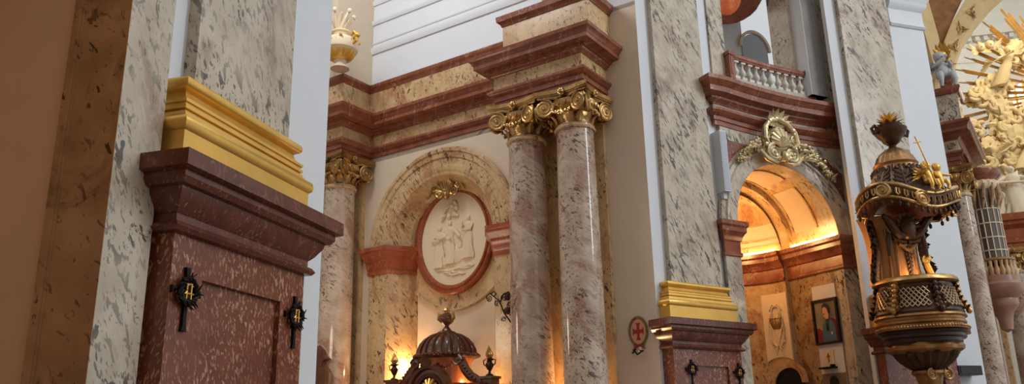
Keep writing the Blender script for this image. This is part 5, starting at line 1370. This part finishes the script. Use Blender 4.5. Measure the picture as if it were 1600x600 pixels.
# spandrel left of the arch, with brown painted field, and the rib rising from the third pier
P = [AF2.hit(x, y, 0) for x, y in ((1508, -10), (1487, 35), (1475, 65), (1466, 98), (1452, 90), (1440, 40), (1430, -10))]
m = MB(); m.prism(AF2, [(a, b_) for a, b_ in P], -.9, -.15); struct('wall_spandrel', m, plain('brown_fresco', srgb(158, 110, 66), .8, var=.45))
P = [AF2.hit(x, y, .2) for x, y in ((1446, -10), (1466, 60), (1474, 110), (1464, 118), (1456, 96), (1440, 40), (1427, -10))]
m = MB(); m.prism(AF2, P, -.3, .3); o = m.build('arch_rib', ivory, None); tag(o, 'cream rib rising right of the white pier capital towards the vault', 'arch')
m = MB(); m.box(AF2, AF2.hit(1380, 0)[0]-3, AF2.hit(1470, 150)[0], -1.2, -.9, 0, 22); struct('wall_chancel_left', m, M['cream_p'])
# capital mouldings of the white pier beside the third pilaster
u0 = P3.hit(1384, 0, -.5)[0]; u1 = P3.hit(1434, 0, -.5)[0]
z0 = P3.hit(1405, 42, -.5)[1]; z1 = P3.hit(1405, 8, -.5)[1]; z2 = P3.hit(1405, -30, -.5)[1]
t = thing('pier_capital', 'white moulded capital of the white pier right of the third pilaster', 'capital', P3.w((u0+u1)/2, -.5, z0))
m = MB(); m.sweep(P3, [(u0, -.5), (u1, -.5), (u1, -1.1)], [(-.05, z0), (.03, z0), (.07, z0+.05), (.03, z0+.09), (.02, z0+.2), (.02, z1-.15), (.06, z1-.1), (.1, z1-.04), (.12, z1+.02), (.12, z1+.08), (.2, z1+.2), (.3, z2), (-.05, z2)]); m.build('mouldings', M['white'], t)
glo = plain('ivory_gold_stucco', srgb(222, 196, 142), .6, bump=.2, bscale=6)
# ---- clouds
def lump(mb, c, r, sd, fl=.6, k=.35):
    def fn(d):
        return 1+k*(mnoise.noise(Vector((d.x, d.y, d.z))*2.2+Vector((sd, sd*.7, 0))))+k*.5*mnoise.noise(Vector((d.x, d.y, d.z))*5+Vector((sd, 0, 3)))
    mb.ball(c, (r, r*fl, r), 20, 14, None, fn)
random.seed(11)
clouds = [((1540, 150), 32, 'tall ivory cloud left of the bright central window, below the rays'), ((1562, 180), 26, 'swirling ivory cloud left of the window, crossed by rays'), ((1522, 205), 18, 'ivory cloud low at left end of the glory'),
          ((1575, 215), 30, 'ivory cloud crossed by the long lower ray'), ((1548, 245), 28, 'ivory cloud just above the bay window roof'), ((1592, 262), 26, 'ivory cloud at right edge above the robed statues'), ((1590, 92), 26, 'ivory cloud at right edge behind the winged angel'), ((1598, 192), 24, 'ivory cloud at right edge just under the bright window'), ((1560, 140), 22, 'ivory cloud at the feet of the upper winged angel'), ((1612, 235), 26, 'ivory cloud cut by the right edge beside the lower winged angel'), ((1536, 268), 16, 'small ivory cloud lowest at left, touching the bay window roof')]
for i, ((x, y), r, lb) in enumerate(clouds):
    p = Gh(x, y, .2); R_ = r*1.0*GY/FPX
    t = thing('stucco_cloud', lb, 'cloud', GF.w(p[0], .2, p[1]-R_), 0, 'stucco clouds of the glory')
    m = MB()
    for q in range(9):
        a = 2*PI*q/9*1.6; rr = R_*(.2+.55*random.random())
        lump(m, GF.w(p[0]+rr*cos(a), .15+random.uniform(0, .3), p[1]+rr*sin(a)*1.1), R_*random.uniform(.35, .6), i*3+q, .5, .6)
    for q in range(5):
        a = random.uniform(0, 6.28); c_ = (p[0]+R_*.5*cos(a), p[1]+R_*.5*sin(a))
        m.tube([GF.w(c_[0]+.35*R_*cos(b_)*(1-j*.05), .55, c_[1]+.35*R_*sin(b_)*(1-j*.05)) for j, b_ in enumerate(ARC0(a, a+4.5, 12))], [.03]+[.09]*11+[.03], 8)
    m.build('cloud_body', glo, t, ang=60)
# ---- golden rays, one object each bundle
rayg = plain('ray_gold', srgb(226, 186, 108), .4, .12, var=.25)
rays = [(1534, 32, 6), (1563, 12, 9), (1508, 74, 4), (1488, 107, 4), (1495, 128, 4), (1478, 148, 5), (1484, 164, 3), (1484, 188, 4), (1478, 205, 5), (1490, 222, 3), (1592, 22, 7),
        (1505, 88, 3), (1518, 62, 3), (1476, 250, 5), (1500, 265, 4), (1530, 285, 4), (1555, 300, 4), (1578, 305, 4), (1545, 52, 3)]
for i, (x, y, w_) in enumerate(rays):
    e = Gh(x, y, .35); d = Vector((e[0]-gc[0], e[1]-gc[1])); L = d.length; d /= L; s_ = Vector((-d.y, d.x)); wd = w_*GY/FPX*.6
    nm = 'long' if L > 3.9 else 'short'
    pos_ = 'upper' if y < 100 else ('middle' if y < 210 else 'lower')
    t = thing('golden_ray', 'bundle of golden rays of the glory', 'ray', GF.w(gc[0], .3, gc[1]), 0, 'golden rays of the glory')
    del t['label']
    m = MB()
    for k in (-1, 0, 1):
        f = 1-.07*abs(k)-(.03 if k > 0 else 0); o_ = s_*(wd*k*.9)
        c0 = Vector(gc)+d*1.0+o_*.6; c1_ = Vector(gc)+d*(L*f)+o_; h_ = wd*.42
        V = []
        for c__, hh in ((c0, h_*.7), (c1_-d*.12, h_)):
            V += [GF.w(c__.x+s_.x*hh, .30, c__.y+s_.y*hh), GF.w(c__.x, .30+hh*1.3+.04, c__.y), GF.w(c__.x-s_.x*hh, .30, c__.y-s_.y*hh), GF.w(c__.x, .24, c__.y)]
        V.append(GF.w(c1_.x, .32, c1_.y))
        m.add(V, [(0, 1, 5, 4), (1, 2, 6, 5), (2, 3, 7, 6), (3, 0, 4, 7), (4, 5, 8), (5, 6, 8), (6, 7, 8), (7, 4, 8), (0, 1, 2, 3)])
    m.build('ray_bundle', rayg, t, ang=20)
    t['label'] = 'golden ray bundle %s' % ['long, second from the top of the glory', 'longest and topmost, pointing at the top edge', 'short, ending between dentils and flower rosettes', 'short, left of the winged angel, above the broad one', 'short, just left of the tall cloud', 'broad, level with the grey stone putto', 'thin, right below the broad left one', 'level with the marble attic block', 'broad, lowest above the dark red cornice', 'thin, touching the dark red cornice', 'cut by the right edge near the top', 'thin, just below the flower rosettes', 'thin, directly under the dentil cornice', 'long beam ending behind the dark red cornice', 'ending just above the bay window roof', 'over the middle of the bay window roof', 'pointing down to the left robed statue', 'pointing down between the two robed statues', 'thin, between the two long upper bundles'][i]
# ---- angels on the clouds
for (x, y, h, rz_, ar, lb, sd) in ((1556, 112, 1.35, -.5, ((.25, .35), (.25, .2)), 'ivory winged angel reaching up on the upper clouds of the glory', 3), (1592, 240, 1.3, .4, ((.3, .3), (-.2, .3)), 'ivory winged angel on the lower clouds above the robed statues', 6)):
    p = Gh(x, y, .75)
    t = thing('winged_angel', lb, 'sculpture', GF.w(p[0], .75, p[1]-.4))
    m = MB(); figure(m, frmat(GF, p[0], .75, p[1]-.6, rz_, 1.3, 1.2, 1), h, arms=ar, seedv=sd, wings=True, lean=.4, folds=11); m.build('body', glo, t, ang=60)
for (x, y, lb) in ((1533, 74, 'left one of three ivory cherub heads under the long upper rays'), (1547, 70, 'middle one of three ivory cherub heads under the long upper rays'), (1577, 78, 'right one of three ivory cherub heads, beside the right edge')):
    p = Gh(x, y, .7); t = thing('cherub_head', lb, 'sculpture', GF.w(p[0], .7, p[1]-.2))
    m = MB(); m.ball(GF.w(p[0], .7, p[1]), (.15, .15, .18), 12, 9); m.ball(GF.w(p[0], .64, p[1]+.06), (.165, .15, .16), 10, 8); m.ball(GF.w(p[0], .85, p[1]-.02), .035, 6, 5)
    m.build('head', glo, t, ang=60)
    m = MB()
    for s in (-1, 1):
        for q in range(4): leaf(m, GF.w(p[0]+s*.1, .65, p[1]-.15), GF.w(p[0]+s*(.45-.04*q), .7, p[1]+.2-.16*q), (GF.n[0], GF.n[1], 0), .07, .2, 4, 2)
    m.build('wings', glo, t, ang=60)
# bright window in the centre of the glory
wm, nt, bb = newmat('bright_window'); bb.inputs['Emission Color'].default_value = (.95, .98, 1, 1); bb.inputs['Emission Strength'].default_value = 3.0
a = Gh(1592, 128, -.1); b_ = Gh(1592, 172, -.1)
m = MB(); rw = 1.5; wc = Gh(1640, 150, -.1)
m.prism(GF, [(wc[0]+rw*cos(q), wc[1]+rw*.55*sin(q)) for q in ARC0(0, 2*PI, 32)[:-1]], -.15, -.1); o = m.build('window_2', wm, None); o['kind'] = 'structure'
m = MB()
for k in range(9): m.box(GF, wc[0]-rw+.32*k, wc[0]-rw+.32*k+.07, -.1, -.02, wc[1]-.8, wc[1]+.8)
m.box(GF, wc[0]-rw, wc[0]+rw, -.1, -.02, wc[1]-.04, wc[1]+.04); o = m.build('trim_60', m and M['gold'], None); o['kind'] = 'structure'
# ================================================================== camera
cd = bpy.data.cameras.new('camera'); co = bpy.data.objects.new('camera', cd); COL.objects.link(co)
cd.sensor_width = 36; cd.sensor_fit = 'HORIZONTAL'; cd.lens = FPX/1600*36; cd.clip_end = 200; cd.clip_start = .05
co.matrix_world = Matrix(((RTc[0], RTc[1], RTc[2], 0), (FWc[0], FWc[1], FWc[2], 0), (UPc[0], UPc[1], UPc[2], EYE), (0, 0, 0, 1)))
sc = bpy.context.scene; sc.camera = co
sc.view_settings.view_transform = 'Standard'; sc.view_settings.look = 'None'; sc.view_settings.gamma = 1
sc.view_settings.use_curve_mapping = False; sc.view_settings.exposure = 0.0
# ================================================================== light
w = bpy.data.worlds.new('nave_daylight'); sc.world = w; w.use_nodes = True
bg = w.node_tree.nodes['Background']; bg.inputs[0].default_value = (.85, .92, 1, 1); bg.inputs[1].default_value = .55
def area(name, loc, target, size, power, col, spread=None, sy=None):
    l = bpy.data.lights.new(name, 'AREA'); l.energy = power; l.color = col; l.size = size
    if sy: l.shape = 'RECTANGLE'; l.size_y = sy
    if spread: l.spread = radians(spread)
    o = bpy.data.objects.new(name, l); COL.objects.link(o); o.location = loc
    o.rotation_euler = (Vector(target)-Vector(loc)).to_track_quat('-Z', 'Y').to_euler(); return o
def point(name, loc, power, col, r=.05):
    l = bpy.data.lights.new(name, 'POINT'); l.energy = power; l.color = col; l.shadow_soft_size = r
    o = bpy.data.objects.new(name, l); COL.objects.link(o); o.location = loc; return o
nt = w.node_tree; tc_ = nt.nodes.new('ShaderNodeTexCoord'); vm = nt.nodes.new('ShaderNodeVectorMath'); vm.operation = 'DOT_PRODUCT'
def adir(az, el): a, e = radians(az), radians(el); return Vector((sin(a)*cos(e), cos(a)*cos(e), sin(e)))
vm.inputs[1].default_value = adir(100, 35); nt.links.new(tc_.outputs['Generated'], vm.inputs[0])
mr = nt.nodes.new('ShaderNodeMapRange'); mr.inputs[1].default_value = -.4; mr.inputs[2].default_value = 1; nt.links.new(vm.outputs['Value'], mr.inputs[0])
mr.interpolation_type = 'SMOOTHSTEP'
mx = nt.nodes.new('ShaderNodeMix'); mx.data_type = 'RGBA'; nt.links.new(mr.outputs[0], mx.inputs[0]); mx.inputs[6].default_value = (.36, .35, .35, 1); mx.inputs[7].default_value = (1.05, 1.12, 1.17, 1)
nt.links.new(mx.outputs[2], bg.inputs[0]); bg.inputs[1].default_value = .8
# daylight from the dome and nave windows, then an added loggia fill
area('nave_window_light', Vector((3, 9, 7))+adir(98, 30)*22, (3, 9, 5), 3.2, 2300, (.9, .95, 1), sy=17)
area('chapel_window_light', S.w(-5.5, 5.5, 15), S.w(-3.5, -.6, 11), 3, 420, (.97, .97, 1))
point('chapel_lamp', S.w(-6, 3.5, 4), 110, (1, .78, .56), .5)
point('loggia_fill', B2f.w(1.2, -1.2, 14), 300, (.95, .97, 1), .8)
# lamps of the room
point('altar_lamp', S.w(-6.38, -.15, 3.15), 62, (1, .56, .24), .06)
point('altar_lamp_right', S.w(-3.95, .3, 2.6), 110, (1, .56, .24), .06)
point('column_uplight', S.w((c1+c2)/2, .18, 1.9), 150, (1, .6, .26), .06)
point('side_chapel_lamp', N.w(-3.2, -2.2, 3.6), 22, (1, .62, .40), .3)
point('niche_lamp', B2f.w(UB-.2, PD-.1, 6.0), 75, (1, .55, .2), .2)
point('pulpit_lamp', PF.w(0, .2, pz(432)), 16, (1, .58, .26), .08)
area('apse_window_light', GF.w(gc[0]-1, 5, gc[1]+4), GF.w(gc[0]-2, 0, gc[1]), 4, 430, (1, .88, .68))
